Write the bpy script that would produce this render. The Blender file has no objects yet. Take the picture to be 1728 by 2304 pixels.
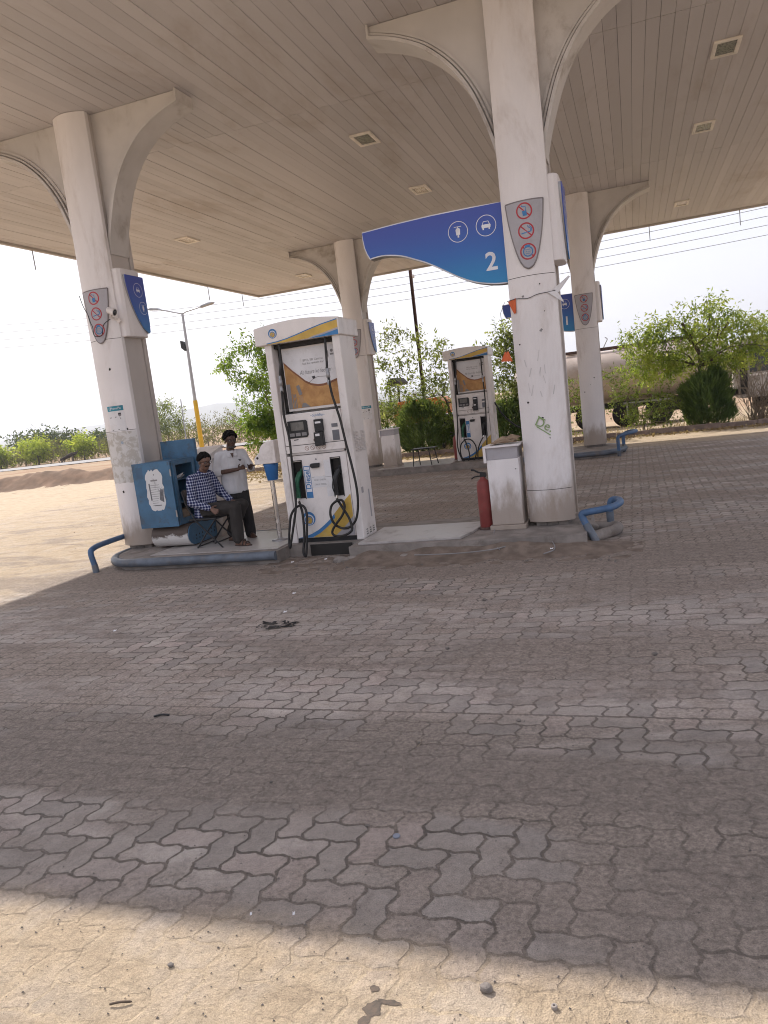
import bpy, bmesh, math, random
import numpy as np
from mathutils import Vector, Matrix, Quaternion, noise as mnoise

SC = bpy.context.scene
COL = SC.collection
PI = math.pi
rnd = random.Random(7)

# ------------------------------------------------------------------ camera
CAM = (7.6287, -9.3385, 1.9023)
YAW, PITCH, ROLL, FPX = -0.3390, -0.1427, -0.1198, 1668.1
def cam_axes():
    cy, sy, cp, sp = math.cos(YAW), math.sin(YAW), math.cos(PITCH), math.sin(PITCH)
    f = Vector((sy*cp, cy*cp, sp)); r = Vector((cy, -sy, 0)); u = r.cross(f)
    cr, sr = math.cos(ROLL), math.sin(ROLL)
    return cr*r+sr*u, -sr*r+cr*u, f
r_, u_, f_ = cam_axes()
cd = bpy.data.cameras.new('camera'); cam = bpy.data.objects.new('camera', cd); COL.objects.link(cam)
mw = Matrix.Identity(4)
for i in range(3):
    mw[i][0] = r_[i]; mw[i][1] = u_[i]; mw[i][2] = -f_[i]; mw[i][3] = CAM[i]
cam.matrix_world = mw
cd.sensor_fit = 'VERTICAL'; cd.sensor_height = 36.0; cd.lens = FPX/2304*36.0
cd.clip_start = 0.05; cd.clip_end = 12000
SC.camera = cam
SC.render.resolution_x = 768; SC.render.resolution_y = 1024

# ------------------------------------------------------------------ light
SUN_DIR = Vector((-0.862, 0.642, 1.0)).normalized()        # towards the sun
SUN_EL = math.asin(SUN_DIR.z); SUN_AZ = math.atan2(SUN_DIR.x, SUN_DIR.y)
W = bpy.data.worlds.new("World"); SC.world = W; W.use_nodes = True
wt = W.node_tree; wt.nodes.clear()
wo = wt.nodes.new('ShaderNodeOutputWorld'); bg = wt.nodes.new('ShaderNodeBackground')
sky = wt.nodes.new('ShaderNodeTexSky'); sky.sky_type = 'NISHITA'; sky.sun_disc = False
sky.sun_elevation = SUN_EL; sky.sun_rotation = SUN_AZ
sky.air_density = 1.0; sky.dust_density = 3.2; sky.ozone_density = 1.0; sky.altitude = 0
bg.inputs['Strength'].default_value = 0.145
veil = wt.nodes.new('ShaderNodeMix'); veil.data_type = 'RGBA'; veil.inputs[0].default_value = 0.86      # bright dust veil evening out the sky
veil.inputs[7].default_value = (2.66, 2.6, 2.86, 1); wt.links.new(sky.outputs[0], veil.inputs[6])
wt.links.new(veil.outputs[2], bg.inputs[0]); wt.links.new(bg.outputs[0], wo.inputs[0])
sl = bpy.data.lights.new('sun', 'SUN'); sl.energy = 2.35; sl.angle = math.radians(0.53); sl.color = (1.0, 0.94, 0.87)
so = bpy.data.objects.new('sun', sl); COL.objects.link(so)
so.rotation_mode = 'QUATERNION'; so.rotation_quaternion = SUN_DIR.to_track_quat('Z', 'Y'); so.location = (-20, 15, 30)
vs = SC.view_settings; vs.view_transform = 'Standard'; vs.look = 'None'; vs.gamma = 1.0; vs.use_curve_mapping = False
vs.exposure = 1.33
cy = SC.cycles
cy.pixel_filter_type = 'BLACKMAN_HARRIS'; cy.filter_width = 1.05
cy.max_bounces = 10; cy.diffuse_bounces = 5; cy.transparent_max_bounces = 8; cy.volume_bounces = 0

# ------------------------------------------------------------------ node helper
class G:
    def __init__(s, name):
        s.m = bpy.data.materials.new(name); s.m.use_nodes = True
        s.t = s.m.node_tree; s.t.nodes.clear()
        s.out = s.t.nodes.new('ShaderNodeOutputMaterial')
    def n(s, typ, **kw):
        nd = s.t.nodes.new(typ)
        for k, v in kw.items(): setattr(nd, k, v)
        return nd
    def put(s, sock, v):
        if v is None: return
        if isinstance(v, bpy.types.NodeSocket): s.t.links.new(v, sock)
        elif hasattr(v, '__len__') and len(v) == 3 and sock.type == 'RGBA': sock.default_value = (*v, 1)
        else: sock.default_value = v
    def math(s, op, a, b=None, c=None, clamp=False):
        nd = s.n('ShaderNodeMath', operation=op, use_clamp=clamp)
        s.put(nd.inputs[0], a); s.put(nd.inputs[1], b)
        if c is not None: s.put(nd.inputs[2], c)
        return nd.outputs[0]
    def vmath(s, op, a, b=None):
        nd = s.n('ShaderNodeVectorMath', operation=op); s.put(nd.inputs[0], a); s.put(nd.inputs[1], b); return nd.outputs[0]
    def sep(s, v):
        nd = s.n('ShaderNodeSeparateXYZ'); s.put(nd.inputs[0], v); return nd.outputs
    def comb(s, x, y, z=0.0):
        nd = s.n('ShaderNodeCombineXYZ'); s.put(nd.inputs[0], x); s.put(nd.inputs[1], y); s.put(nd.inputs[2], z); return nd.outputs[0]
    def noise(s, v, scale, detail=4, rough=.55, dist=0):
        nd = s.n('ShaderNodeTexNoise'); s.put(nd.inputs['Vector'], v); nd.inputs['Scale'].default_value = scale
        nd.inputs['Detail'].default_value = detail; nd.inputs['Roughness'].default_value = rough; nd.inputs['Distortion'].default_value = dist
        return nd.outputs['Fac']
    def smooth(s, v, a, b, to0=0.0, to1=1.0):
        nd = s.n('ShaderNodeMapRange', interpolation_type='SMOOTHSTEP'); s.put(nd.inputs[0], v)
        for i, q in zip((1, 2, 3, 4), (a, b, to0, to1)): s.put(nd.inputs[i], q)
        return nd.outputs[0]
    def mix(s, f, a, b, blend='MIX'):
        nd = s.n('ShaderNodeMix', data_type='RGBA', blend_type=blend); s.put(nd.inputs[0], f); s.put(nd.inputs[6], a); s.put(nd.inputs[7], b); return nd.outputs[2]
    def ramp(s, f, stops):
        nd = s.n('ShaderNodeValToRGB'); s.put(nd.inputs[0], f); e = nd.color_ramp.elements
        while len(e) < len(stops): e.new(0.5)
        for q, (p, c) in zip(e, stops): q.position = p; q.color = (*c, 1)
        return nd.outputs[0]
    def bump(s, h, strength=.5, dist=.01, normal=None):
        nd = s.n('ShaderNodeBump'); s.put(nd.inputs['Height'], h); nd.inputs['Strength'].default_value = strength
        nd.inputs['Distance'].default_value = dist; s.put(nd.inputs['Normal'], normal); return nd.outputs[0]
    def bsdf(s, color, rough=.6, metal=0., spec=.4, normal=None, **kw):
        nd = s.n('ShaderNodeBsdfPrincipled'); s.put(nd.inputs['Base Color'], color); s.put(nd.inputs['Roughness'], rough)
        s.put(nd.inputs['Metallic'], metal); s.put(nd.inputs['Specular IOR Level'], spec); s.put(nd.inputs['Normal'], normal)
        for k, v in kw.items(): s.put(nd.inputs[k], v)
        return nd.outputs[0]
    def done(s, sh):
        s.t.links.new(sh, s.out.inputs['Surface']); return s.m
    def obj(s): return s.n('ShaderNodeTexCoord').outputs['Object']
    def pos(s): return s.n('ShaderNodeNewGeometry').outputs['Position']
    def island(s): return s.n('ShaderNodeNewGeometry').outputs['Random Per Island']
    def objrand(s): return s.n('ShaderNodeObjectInfo').outputs['Random']

def sc3(c, k): return tuple(min(1, x*k) for x in c)

def mat(name, c, rough=.6, metal=0., var=.12, vs=4.0, dirt=None, damt=.5, ds=2.5, stretch=(1, 1, 1), bump=.0, bs=60, spec=.4, isl=0.0, low=None):
    """painted / weathered surface: tonal noise, dirt patches, optional mud near the foot"""
    g = G(name); v = g.vmath('MULTIPLY', g.pos(), stretch)
    n1 = g.noise(v, vs, 5); col = g.mix(g.smooth(n1, .3, .7), sc3(c, 1-var), sc3(c, 1+var))
    if isl: col = g.mix(g.math('MULTIPLY', g.island(), isl), col, sc3(c, .55))
    if dirt:
        n2 = g.noise(v, ds, 8, .68, .4); col = g.mix(g.math('MULTIPLY', g.smooth(n2, .5, .72), damt), col, dirt)
    if low:
        z = g.sep(g.pos())[2]; n3 = g.noise(v, 7, 5, .6)
        f = g.math('MULTIPLY', g.smooth(g.math('ADD', z, g.math('MULTIPLY', n3, -low[1]*1.2)), -.1*low[1], low[1]*.55, 1, 0), low[2])
        col = g.mix(f, col, low[0])
    nm = g.bump(g.noise(g.pos(), bs, 4, .6), bump, .004) if bump else None
    rg = g.smooth(n1, .2, .8, max(.05, rough-.1), min(1, rough+.1))
    return g.done(g.bsdf(col, rg, metal, spec, nm))

def leafmat(name, cols, trans=.4, rough=.5):
    g = G(name); r = g.island(); n = g.noise(g.pos(), 1.9, 3)
    f = g.math('ADD', g.math('MULTIPLY', r, .42), g.math('MULTIPLY', g.smooth(n, .36, .64), .58))
    k = len(cols)-1
    col = g.ramp(f, [(i/k, c) for i, c in enumerate(cols)])
    d = g.bsdf(col, rough, 0, .35)
    t = g.n('ShaderNodeBsdfTranslucent'); g.put(t.inputs[0], g.mix(.25, col, (.55, .6, .05)))
    mx = g.n('ShaderNodeMixShader'); mx.inputs[0].default_value = trans
    g.t.links.new(d, mx.inputs[1]); g.t.links.new(t.outputs[0], mx.inputs[2])
    return g.done(mx.outputs[0])

# ------------------------------------------------------------------ mesh builder (all coordinates are world metres)
class MB:
    def __init__(s): s.v = []; s.f = []; s.s = []
    def add(s, vs, fs, sm=False):
        o = len(s.v); s.v += [tuple(p) for p in vs]; s.f += [tuple(i+o for i in f) for f in fs]; s.s += [sm]*len(fs); return s
    def box(s, x0, x1, y0, y1, z0, z1):
        v = [(x, y, z) for z in (z0, z1) for y in (y0, y1) for x in (x0, x1)]
        return s.add(v, [(0, 2, 3, 1), (4, 5, 7, 6), (0, 1, 5, 4), (2, 6, 7, 3), (0, 4, 6, 2), (1, 3, 7, 5)])
    def obox(s, c, sx, sy, sz, rot=(0, 0, 0)):
        from mathutils import Euler
        R = Euler(rot).to_matrix(); c = Vector(c)
        v = [c + R @ Vector((x*sx/2, y*sy/2, z*sz/2)) for z in (-1, 1) for y in (-1, 1) for x in (-1, 1)]
        return s.add(v, [(0, 2, 3, 1), (4, 5, 7, 6), (0, 1, 5, 4), (2, 6, 7, 3), (0, 4, 6, 2), (1, 3, 7, 5)])
    def prism(s, poly, a, b, ax='y'):
        """2-D outline pushed from a to b along an axis; poly is (x,z) for y, (y,z) for x, (x,y) for z"""
        n = len(poly)
        def P(p, t): return (p[0], t, p[1]) if ax == 'y' else ((t, p[0], p[1]) if ax == 'x' else (p[0], p[1], t))
        v = [P(p, a) for p in poly]+[P(p, b) for p in poly]
        f = [tuple(range(n)), tuple(range(2*n-1, n-1, -1))]+[(i, i+n, (i+1) % n+n, (i+1) % n) for i in range(n)]
        return s.add(v, f)
    def tube(s, pts, r, n=8, caps=True, sm=True):
        pts = [Vector(p) for p in pts]; k = len(pts); rs = r if hasattr(r, '__len__') else [r]*k
        o = len(s.v); t0 = (pts[1]-pts[0]).normalized()
        a = t0.cross(Vector((0, 0, 1)));
        if a.length < .05: a = t0.cross(Vector((1, 0, 0)))
        a.normalize()
        vs = []
        for i, p in enumerate(pts):
            t = (pts[min(i+1, k-1)]-pts[max(i-1, 0)]).normalized()
            a = (a-t*a.dot(t)).normalized(); b = t.cross(a)
            for j in range(n):
                th = 2*PI*j/n; vs.append(p+(a*math.cos(th)+b*math.sin(th))*rs[i])
        fs = [(i*n+j, i*n+(j+1) % n, (i+1)*n+(j+1) % n, (i+1)*n+j) for i in range(k-1) for j in range(n)]
        s.add(vs, fs, sm)
        if caps: s.add([vs[j] for j in range(n)], [tuple(range(n-1, -1, -1))]); s.add([vs[(k-1)*n+j] for j in range(n)], [tuple(range(n))])
        return s
    def lathe(s, prof, c, n=20, ax='z', sm=True):
        vs = []
        for r, h in prof:
            for j in range(n):
                a = 2*PI*j/n; x, y = r*math.cos(a), r*math.sin(a)
                p = (x, y, h) if ax == 'z' else ((h, x, y) if ax == 'x' else (x, h, y))
                vs.append((c[0]+p[0], c[1]+p[1], c[2]+p[2]))
        k = len(prof)
        fs = [(i*n+j, i*n+(j+1) % n, (i+1)*n+(j+1) % n, (i+1)*n+j) for i in range(k-1) for j in range(n)]
        s.add(vs, fs, sm); s.add(vs[:n], [tuple(range(n-1, -1, -1))]); s.add(vs[-n:], [tuple(range(n))]); return s
    def ball(s, c, r, n=14, m=8):
        rx, ry, rz = r if hasattr(r, '__len__') else (r, r, r)
        vs = [(c[0], c[1], c[2]-rz)]
        for i in range(1, m):
            ph = -PI/2+PI*i/m
            vs += [(c[0]+rx*math.cos(ph)*math.cos(2*PI*j/n), c[1]+ry*math.cos(ph)*math.sin(2*PI*j/n), c[2]+rz*math.sin(ph)) for j in range(n)]
        vs.append((c[0], c[1], c[2]+rz)); L = len(vs)-1
        fs = [(0, 1+(j+1) % n, 1+j) for j in range(n)]
        fs += [(1+i*n+j, 1+i*n+(j+1) % n, 1+(i+1)*n+(j+1) % n, 1+(i+1)*n+j) for i in range(m-2) for j in range(n)]
        fs += [(L, 1+(m-2)*n+j, 1+(m-2)*n+(j+1) % n) for j in range(n)]
        return s.add(vs, fs, True)
    def cap(s, a, b, ra, rb, n=12):
        """tapered capsule"""
        a, b = Vector(a), Vector(b); d = (b-a); L = d.length; d.normalize()
        pts = []; rs = []
        for i in range(5):
            t = PI/2*i/4; pts.append(a-d*ra*math.cos(t)); rs.append(max(.0008, ra*math.sin(t)))
        for i in range(5):
            t = PI/2*(1-i/4); pts.append(b+d*rb*math.cos(t)); rs.append(max(.0008, rb*math.sin(t)))
        return s.tube(pts, rs, n)
    def chain(s, pts, rs):
        for i in range(len(pts)-1): s.cap(pts[i], pts[i+1], rs[i], rs[i+1])
        return s
    def disc(s, x, y, z, r, n=24, r0=0):
        """flat disc or ring in the xz plane at depth y, facing -y"""
        if r0 == 0: return s.add([(x+r*math.cos(2*PI*j/n), y, z+r*math.sin(2*PI*j/n)) for j in range(n)], [tuple(range(n))])
        vs = []
        for j in range(n):
            c, q = math.cos(2*PI*j/n), math.sin(2*PI*j/n); vs += [(x+r0*c, y, z+r0*q), (x+r*c, y, z+r*q)]
        return s.add(vs, [(2*j, 2*j+1, (2*j+3) % (2*n), (2*j+2) % (2*n)) for j in range(n)])
    def quad(s, p): return s.add(p, [tuple(range(len(p)))])
    def bar(s, a, b, w, y):
        """flat stroke in the xz plane"""
        d = Vector((b[0]-a[0], b[1]-a[1])); d.normalize(); nx, nz = -d.y*w/2, d.x*w/2
        return s.add([(a[0]+nx, y, a[1]+nz), (a[0]-nx, y, a[1]-nz), (b[0]-nx, y, b[1]-nz), (b[0]+nx, y, b[1]+nz)], [(0, 1, 2, 3)])
    def text(s, body, org, size, ux=(1, 0, 0), uz=(0, 0, 1), align='CENTER', shear=0.0, sx=1.0, bold=0.0):
        cu = bpy.data.curves.new('t', 'FONT'); cu.body = body; cu.size = size; cu.align_x = align; cu.align_y = 'CENTER'; cu.shear = shear; cu.offset = bold
        cu.resolution_u = 3
        ob = bpy.data.objects.new('t', cu); COL.objects.link(ob)
        dg = bpy.context.evaluated_depsgraph_get(); me = bpy.data.meshes.new_from_object(ob.evaluated_get(dg))
        ux, uz, org = Vector(ux), Vector(uz), Vector(org)
        s.add([org+ux*v.co.x*sx+uz*v.co.y for v in me.vertices], [tuple(p.vertices) for p in me.polygons])
        bpy.data.objects.remove(ob); bpy.data.curves.remove(cu); bpy.data.meshes.remove(me); return s
    def map(s, fn): s.v = [fn(p) for p in s.v]; return s
    def build(s, name, m, parent=None, bev=0, rot=None, seg=2):
        me = bpy.data.meshes.new(name); off = world_loc(parent) if parent else Vector((0, 0, 0))
        me.from_pydata([(p[0]-off.x, p[1]-off.y, p[2]-off.z) for p in s.v], [], s.f)
        me.polygons.foreach_set('use_smooth', s.s)
        me.materials.append(m); me.update()
        o = bpy.data.objects.new(name, me); COL.objects.link(o)
        if parent: o.parent = parent
        if bev:
            b = o.modifiers.new('bevel', 'BEVEL'); b.width = bev; b.segments = seg; b.limit_method = 'ANGLE'; b.angle_limit = math.radians(40)
            b.harden_normals = False
        return o

def world_loc(o):
    v = Vector((0, 0, 0))
    while o: v += o.location; o = o.parent
    return v
def tag(o, label=None, cat=None, group=None, kind=None):
    if label: o['label'] = label
    if cat: o['category'] = cat
    if group: o['group'] = group
    if kind: o['kind'] = kind
    return o
def thing(name, loc, label, cat, group=None, rz=0):
    o = bpy.data.objects.new(name, None); COL.objects.link(o); o.location = loc; o.rotation_euler = (0, 0, rz); o.empty_display_size = .2
    return tag(o, label, cat, group)
def struct(o): o['kind'] = 'structure'; return o
def smooth_path(pts, k=6):
    P = [Vector(p) for p in pts]; out = []
    for i in range(len(P)-1):
        p0, p1, p2, p3 = P[max(i-1, 0)], P[i], P[i+1], P[min(i+2, len(P)-1)]
        for j in range(k):
            t = j/k; out.append(.5*((2*p1)+(p2-p0)*t+(2*p0-5*p1+4*p2-p3)*t*t+(3*p1-p0-3*p2+p3)*t**3))
    out.append(P[-1]); return out
def bez(a, b, n=8): return [tuple(Vector(a).lerp(Vector(b), i/n)) for i in range(n+1)]
def remesh(mb, vox, smooth_it=4):
    """fuse overlapping closed pieces into one continuous skin"""
    me = bpy.data.meshes.new('tmp'); me.from_pydata(mb.v, [], mb.f); o = bpy.data.objects.new('tmp', me); COL.objects.link(o)
    r = o.modifiers.new('r', 'REMESH'); r.mode = 'VOXEL'; r.voxel_size = vox; r.use_smooth_shade = True
    q = o.modifiers.new('s', 'SMOOTH'); q.iterations = smooth_it; q.factor = .5
    dg = bpy.context.evaluated_depsgraph_get(); me2 = bpy.data.meshes.new_from_object(o.evaluated_get(dg))
    out = MB(); out.add([tuple(v.co) for v in me2.vertices], [tuple(p.vertices) for p in me2.polygons], True)
    bpy.data.objects.remove(o); bpy.data.meshes.remove(me); bpy.data.meshes.remove(me2); return out
def leaves(centers, dirs, length, width, rng, fold=.0, lvar=.55):
    """numpy leaf cards: each a 4-sided blade from its foot along dir"""
    c = np.asarray(centers, float); n = len(c); d = np.asarray(dirs, float); d /= np.linalg.norm(d, axis=1, keepdims=True)+1e-9
    q = rng.normal(size=(n, 3)); s = np.cross(d, q); s /= np.linalg.norm(s, axis=1, keepdims=True)+1e-9
    nn = np.cross(d, s)
    L = length*(1+lvar*(rng.random((n, 1))*2-1)); Wd = width*(1+lvar*(rng.random((n, 1))*2-1))
    V = np.stack([c, c+d*L*.45+s*Wd*.5+nn*L*.06, c+d*L-nn*L*.08, c+d*L*.45-s*Wd*.5+nn*L*.06], 1).reshape(-1, 3)
    return V
def leaf_object(name, V, m, parent=None):
    n = len(V)//4; me = bpy.data.meshes.new(name); off = world_loc(parent) if parent else Vector((0, 0, 0))
    V = V-np.array(off); me.vertices.add(len(V)); me.vertices.foreach_set('co', V.astype(np.float32).ravel())
    me.loops.add(4*n); me.loops.foreach_set('vertex_index', np.arange(4*n, dtype=np.int32))
    me.polygons.add(n); me.polygons.foreach_set('loop_start', np.arange(0, 4*n, 4, dtype=np.int32))
    me.update(calc_edges=True); me.validate(); me.materials.append(m)
    o = bpy.data.objects.new(name, me); COL.objects.link(o)
    if parent: o.parent = parent
    return o

# ------------------------------------------------------------------ materials
WHITE = (.75, .705, .68)
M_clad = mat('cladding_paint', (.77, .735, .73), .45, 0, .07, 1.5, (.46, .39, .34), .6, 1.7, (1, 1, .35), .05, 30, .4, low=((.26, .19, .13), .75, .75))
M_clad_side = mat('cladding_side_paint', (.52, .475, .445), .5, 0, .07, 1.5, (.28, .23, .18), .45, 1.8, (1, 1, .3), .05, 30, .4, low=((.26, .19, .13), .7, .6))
M_brk = mat('bracket_paint', (.58, .55, .525), .6, 0, .08, 1.6, (.24, .19, .145), .7, 1.3, (1, 1, .8), .08, 25)
M_soffit = mat('soffit_panel', (.59, .555, .55), .55, 0, .06, .5, (.36, .29, .24), .55, .8, (1, .35, 1), .0, 60, .35, isl=.26)
M_dark = mat('dark_gap', (.025, .022, .02), .8)
M_trim = mat('canopy_trim', (.46, .42, .39), .5, 0, .1, 2)
M_steel = mat('grey_steel', (.33, .33, .34), .4, .6, .15, 5)
M_chrome = mat('chrome_pole', (.62, .6, .58), .22, .9, .1, 8)
M_black = mat('black_plastic', (.018, .018, .02), .45, 0, .2, 8)
M_rubber = mat('black_rubber', (.016, .015, .015), .55, 0, .3, 9, (.10, .085, .07), .5, 5)
M_glassd = mat('dark_glass', (.03, .035, .04), .12, 0, .1, 3, spec=.6)
M_red = mat('red_paint', (.235, .048, .042), .55, 0, .15, 6, (.20, .09, .07), .7, 6)
M_blue = mat('blue_paint', (.062, .125, .235), .5, 0, .2, 6, (.13, .13, .14), .6, 7)
M_bluecab = mat('cabinet_blue_paint', (.055, .145, .25), .45, 0, .16, 4, (.075, .06, .05), .7, 5.5, bump=.05, bs=40)
M_pipeb = mat('worn_blue_pipe', (.115, .135, .165), .45, 0, .25, 5, (.17, .15, .14), .85, 4, bump=.1, bs=40)
M_conc = mat('concrete', (.25, .22, .198), .85, 0, .25, 4, (.13, .102, .082), .8, 3, bump=.5, bs=50)
M_tile = mat('island_tile', (.42, .39, .37), .38, 0, .1, 5, (.18, .145, .12), .75, 3)
M_white = mat('white_paint', WHITE, .4, 0, .05, 3, (.36, .31, .26), .4, 3, low=((.25, .19, .14), .5, .6))
M_pump = mat('pump_white', (.77, .725, .70), .35, 0, .04, 3, (.33, .28, .23), .4, 3.2, (1, 1, .6))
M_paper = mat('paper', (.72, .71, .72), .8, 0, .05, 5, (.5, .46, .42), .4, 8)
M_ink = mat('ink', (.06, .055, .06), .7)
M_grayink = mat('grey_ink', (.25, .24, .24), .7)
M_redink = mat('sign_red', (.42, .035, .045), .5)
M_blueink = mat('sign_blue', (.05, .19, .42), .5)
M_whiteink = mat('sign_white', (.72, .73, .78), .5)
M_plate = mat('sign_plate_grey', (.40, .385, .41), .5, .15, .05, 3, (.30, .27, .26), .4, 4)
M_gold = mat('sign_gold', (.58, .38, .08), .45, 0, .12, 6, (.45, .36, .2), .4, 7)
M_orange = mat('flag_orange', (.60, .13, .045), .7)
M_wood = mat('bark', (.10, .075, .055), .9, 0, .35, 9, bump=.8, bs=40)
M_twig = mat('dry_twig', (.24, .19, .14), .9, 0, .3, 9)
M_stone = mat('pebble', (.16, .14, .125), .85, 0, .3, 20, bump=.4, bs=90)
M_rust = mat('rusty_steel', (.10, .055, .045), .8, 0, .3, 6)
M_yellow = mat('yellow_paint', (.60, .36, .02), .5, 0, .1, 3)
M_wire = mat('wire', (.05, .05, .055), .6)

def gradient_blue():
    g = G('sign_blue_print'); z = g.sep(g.pos())[2]; n = g.noise(g.pos(), 3, 3)
    f = g.smooth(g.math('ADD', z, g.math('MULTIPLY', n, .05)), 3.15, 4.2)
    col = g.ramp(f, [(0, (.02, .24, .52)), (.45, (.03, .14, .46)), (1, (.05, .08, .38))])
    return g.done(g.bsdf(col, .32, 0, .45))
M_signblue = gradient_blue()

def ground_mat(name, paved):
    g = G(name); P = g.pos(); x, y, z = g.sep(P)
    flat = g.comb(x, y, 0.0)
    st = g.comb(g.math('MULTIPLY', x, .34), y, 0.0)
    n_big = g.noise(st, .95, 7, .62, .5); n_mid = g.noise(flat, 3.2, 6, .6); n_fine = g.noise(flat, 45, 5, .62); n_grit = g.noise(flat, 170, 3, .7)
    # wind-blown dust cut at the canopy's shadow edges, painting sunlit paving lighter too
    off = g.math('MULTIPLY', g.math('SUBTRACT', n_mid, .5), 1.4)
    out1 = g.smooth(g.math('ADD', y, g.math('MULTIPLY', off, .25)), -7.0, -7.3)
    out2 = g.smooth(g.math('ADD', x, off), .8, -1.2)
    out3 = g.smooth(g.math('ADD', y, off), 10.6, 12.6)
    out = g.math('MAXIMUM', g.math('MAXIMUM', out1, out2), out3)
    tan = g.mix(g.smooth(n_mid, .3, .7), (.40, .315, .22), (.50, .405, .29))
    tan = g.mix(g.math('MULTIPLY', g.smooth(n_fine, .45, .75), .35), tan, (.27, .21, .155))
    tan = g.mix(g.math('MULTIPLY', g.smooth(g.noise(flat, 9, 5, .7), .6, .78), .5), tan, (.50, .42, .31))
    soil = g.mix(g.smooth(n_fine, .3, .7), (.21, .17, .142), (.34, .282, .238))
    if not paved:
        far = g.smooth(y, 17, 30); red = g.mix(g.smooth(g.noise(st, .35, 6, .6), .35, .65), (.30, .19, .12), (.36, .27, .18))
        col = g.mix(far, tan, red)
        h = g.math('ADD', g.math('MULTIPLY', n_mid, .6), g.math('MULTIPLY', n_fine, .2))
        return g.done(g.bsdf(col, .95, 0, .15, g.bump(h, .6, .05)))
    U = .136
    u0 = g.math('DIVIDE', x, U)
    # a straight break in the laying pattern
    brk = g.math('LESS_THAN', y, -5.2)
    v0 = g.math('ADD', g.math('DIVIDE', g.math('ADD', y, 5.2), U), g.math('MULTIPLY', brk, 0.0))
    u0 = g.math('ADD', u0, g.math('MULTIPLY', brk, 1.37))
    wob = g.noise(flat, 6, 2); wob2 = g.noise(g.comb(y, x, 3.3), 6, 2)
    def tri(q): return g.math('MULTIPLY_ADD', g.math('PINGPONG', g.math('ADD', q, .25), .5), 4.0, -1.0)
    A = .105
    u = g.math('ADD', g.math('ADD', u0, g.math('MULTIPLY', tri(v0), A)), g.math('MULTIPLY', g.math('SUBTRACT', wob, .5), .15))
    v = g.math('ADD', g.math('ADD', v0, g.math('MULTIPLY', g.math('MULTIPLY', tri(u0), A*.7), g.smooth(g.math('ABSOLUTE', v0), .2, .6))), g.math('MULTIPLY', g.math('MULTIPLY', g.math('SUBTRACT', wob2, .5), .18), g.smooth(g.math('ABSOLUTE', v0), .2, 1.0)))
    i = g.math('FLOOR', u); j = g.math('FLOOR', v); fx = g.math('SUBTRACT', u, i); fy = g.math('SUBTRACT', v, j)
    m = g.math('FLOORED_MODULO', g.math('SUBTRACT', i, j), 4.0)
    def eq(k): return g.math('COMPARE', m, float(k), .2)
    e0, e1, e2, e3 = eq(0), eq(1), eq(2), eq(3)
    rowedge = g.math('MULTIPLY', g.math('ABSOLUTE', g.math('ADD', g.math('DIVIDE', y, U), 5.2/U)), .8)
    d = g.math('MINIMUM', g.math('MINIMUM', g.math('ADD', fx, e1), g.math('ADD', g.math('SUBTRACT', 1.0, fx), e0)),
               g.math('MINIMUM', g.math('ADD', fy, e2), g.math('ADD', g.math('SUBTRACT', 1.0, fy), e3)))
    d = g.math('MINIMUM', d, rowedge)
    chip = g.noise(flat, 17, 5, .65)
    d = g.math('ADD', d, g.math('ADD', g.math('MULTIPLY', g.math('SUBTRACT', n_fine, .5), .07), g.math('MULTIPLY', g.math('SUBTRACT', chip, .5), .13)))
    wn = g.n('ShaderNodeTexWhiteNoise', noise_dimensions='2D'); g.put(wn.inputs['Vector'], g.comb(g.math('SUBTRACT', i, e1), g.math('SUBTRACT', j, e2), 0.0)); rid = wn.outputs['Value']
    top = g.smooth(d, .025, .075)
    # grey and pinkish blocks, worn
    blk = g.ramp(rid, [(0, (.27, .235, .21)), (.5, (.39, .338, .30)), (.8, (.44, .36, .325)), (1, (.55, .495, .45))])
    blk = g.mix(g.math('MULTIPLY', g.smooth(n_fine, .4, .75), .35), blk, (.20, .165, .15))
    blk = g.mix(g.math('MULTIPLY', g.smooth(g.noise(flat, 1.1, 4), .5, .7), .4), blk, (.40, .36, .335))
    joint = g.mix(n_fine, (.10, .08, .068), (.20, .162, .138))
    stone = g.mix(top, joint, blk)
    # soil drifts in streaks along the lane
    tilt = g.math('MULTIPLY', g.math('SUBTRACT', rid, .5), .16)
    cov = g.math('ADD', n_big, tilt)
    cov = g.math('ADD', cov, g.math('MULTIPLY', g.math('SUBTRACT', 1.0, top), .05))
    band = g.smooth(g.math('ABSOLUTE', g.math('ADD', y, 6.05)), .42, .1, 0, .17)          # drift across the near lane
    band2 = g.smooth(g.math('ABSOLUTE', g.math('ADD', y, 1.25)), .7, .15, 0, .22)          # soil heaped along the kerb
    cov = g.math('ADD', cov, g.math('ADD', band, band2))
    soilmask = g.math('MULTIPLY', g.smooth(cov, .43, .58), .86)
    col = g.mix(soilmask, stone, soil)
    col = g.mix(g.math('MULTIPLY', g.math('SUBTRACT', 1.0, top), g.smooth(n_mid, .3, .65, .2, .8)), col, (.095, .077, .065))
    thin = g.math('MULTIPLY', g.smooth(g.noise(st, 2.6, 6, .65), .42, .7), .45)
    col = g.mix(thin, col, (.29, .24, .205))
    sunlit_dust = g.math('MULTIPLY', out, g.math('MULTIPLY_ADD', g.math('MULTIPLY', top, g.smooth(n_mid, .42, .66)), -.38, 1.0))
    sunlit_dust = g.math('MULTIPLY', sunlit_dust, g.smooth(g.math('ADD', d, g.math('MULTIPLY', n_mid, .2)), .02, .12, .70, 1.0))
    col = g.mix(sunlit_dust, col, tan)
    # deep drifts bury the joints altogether
    deep = g.math('MULTIPLY', g.smooth(g.math('ADD', g.noise(st, 1.5, 6, .62, .8), g.math('ADD', band, band2)), .50, .62), g.smooth(y, -7.0, -6.6))
    clod = g.noise(flat, 22, 6, .7)
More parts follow.
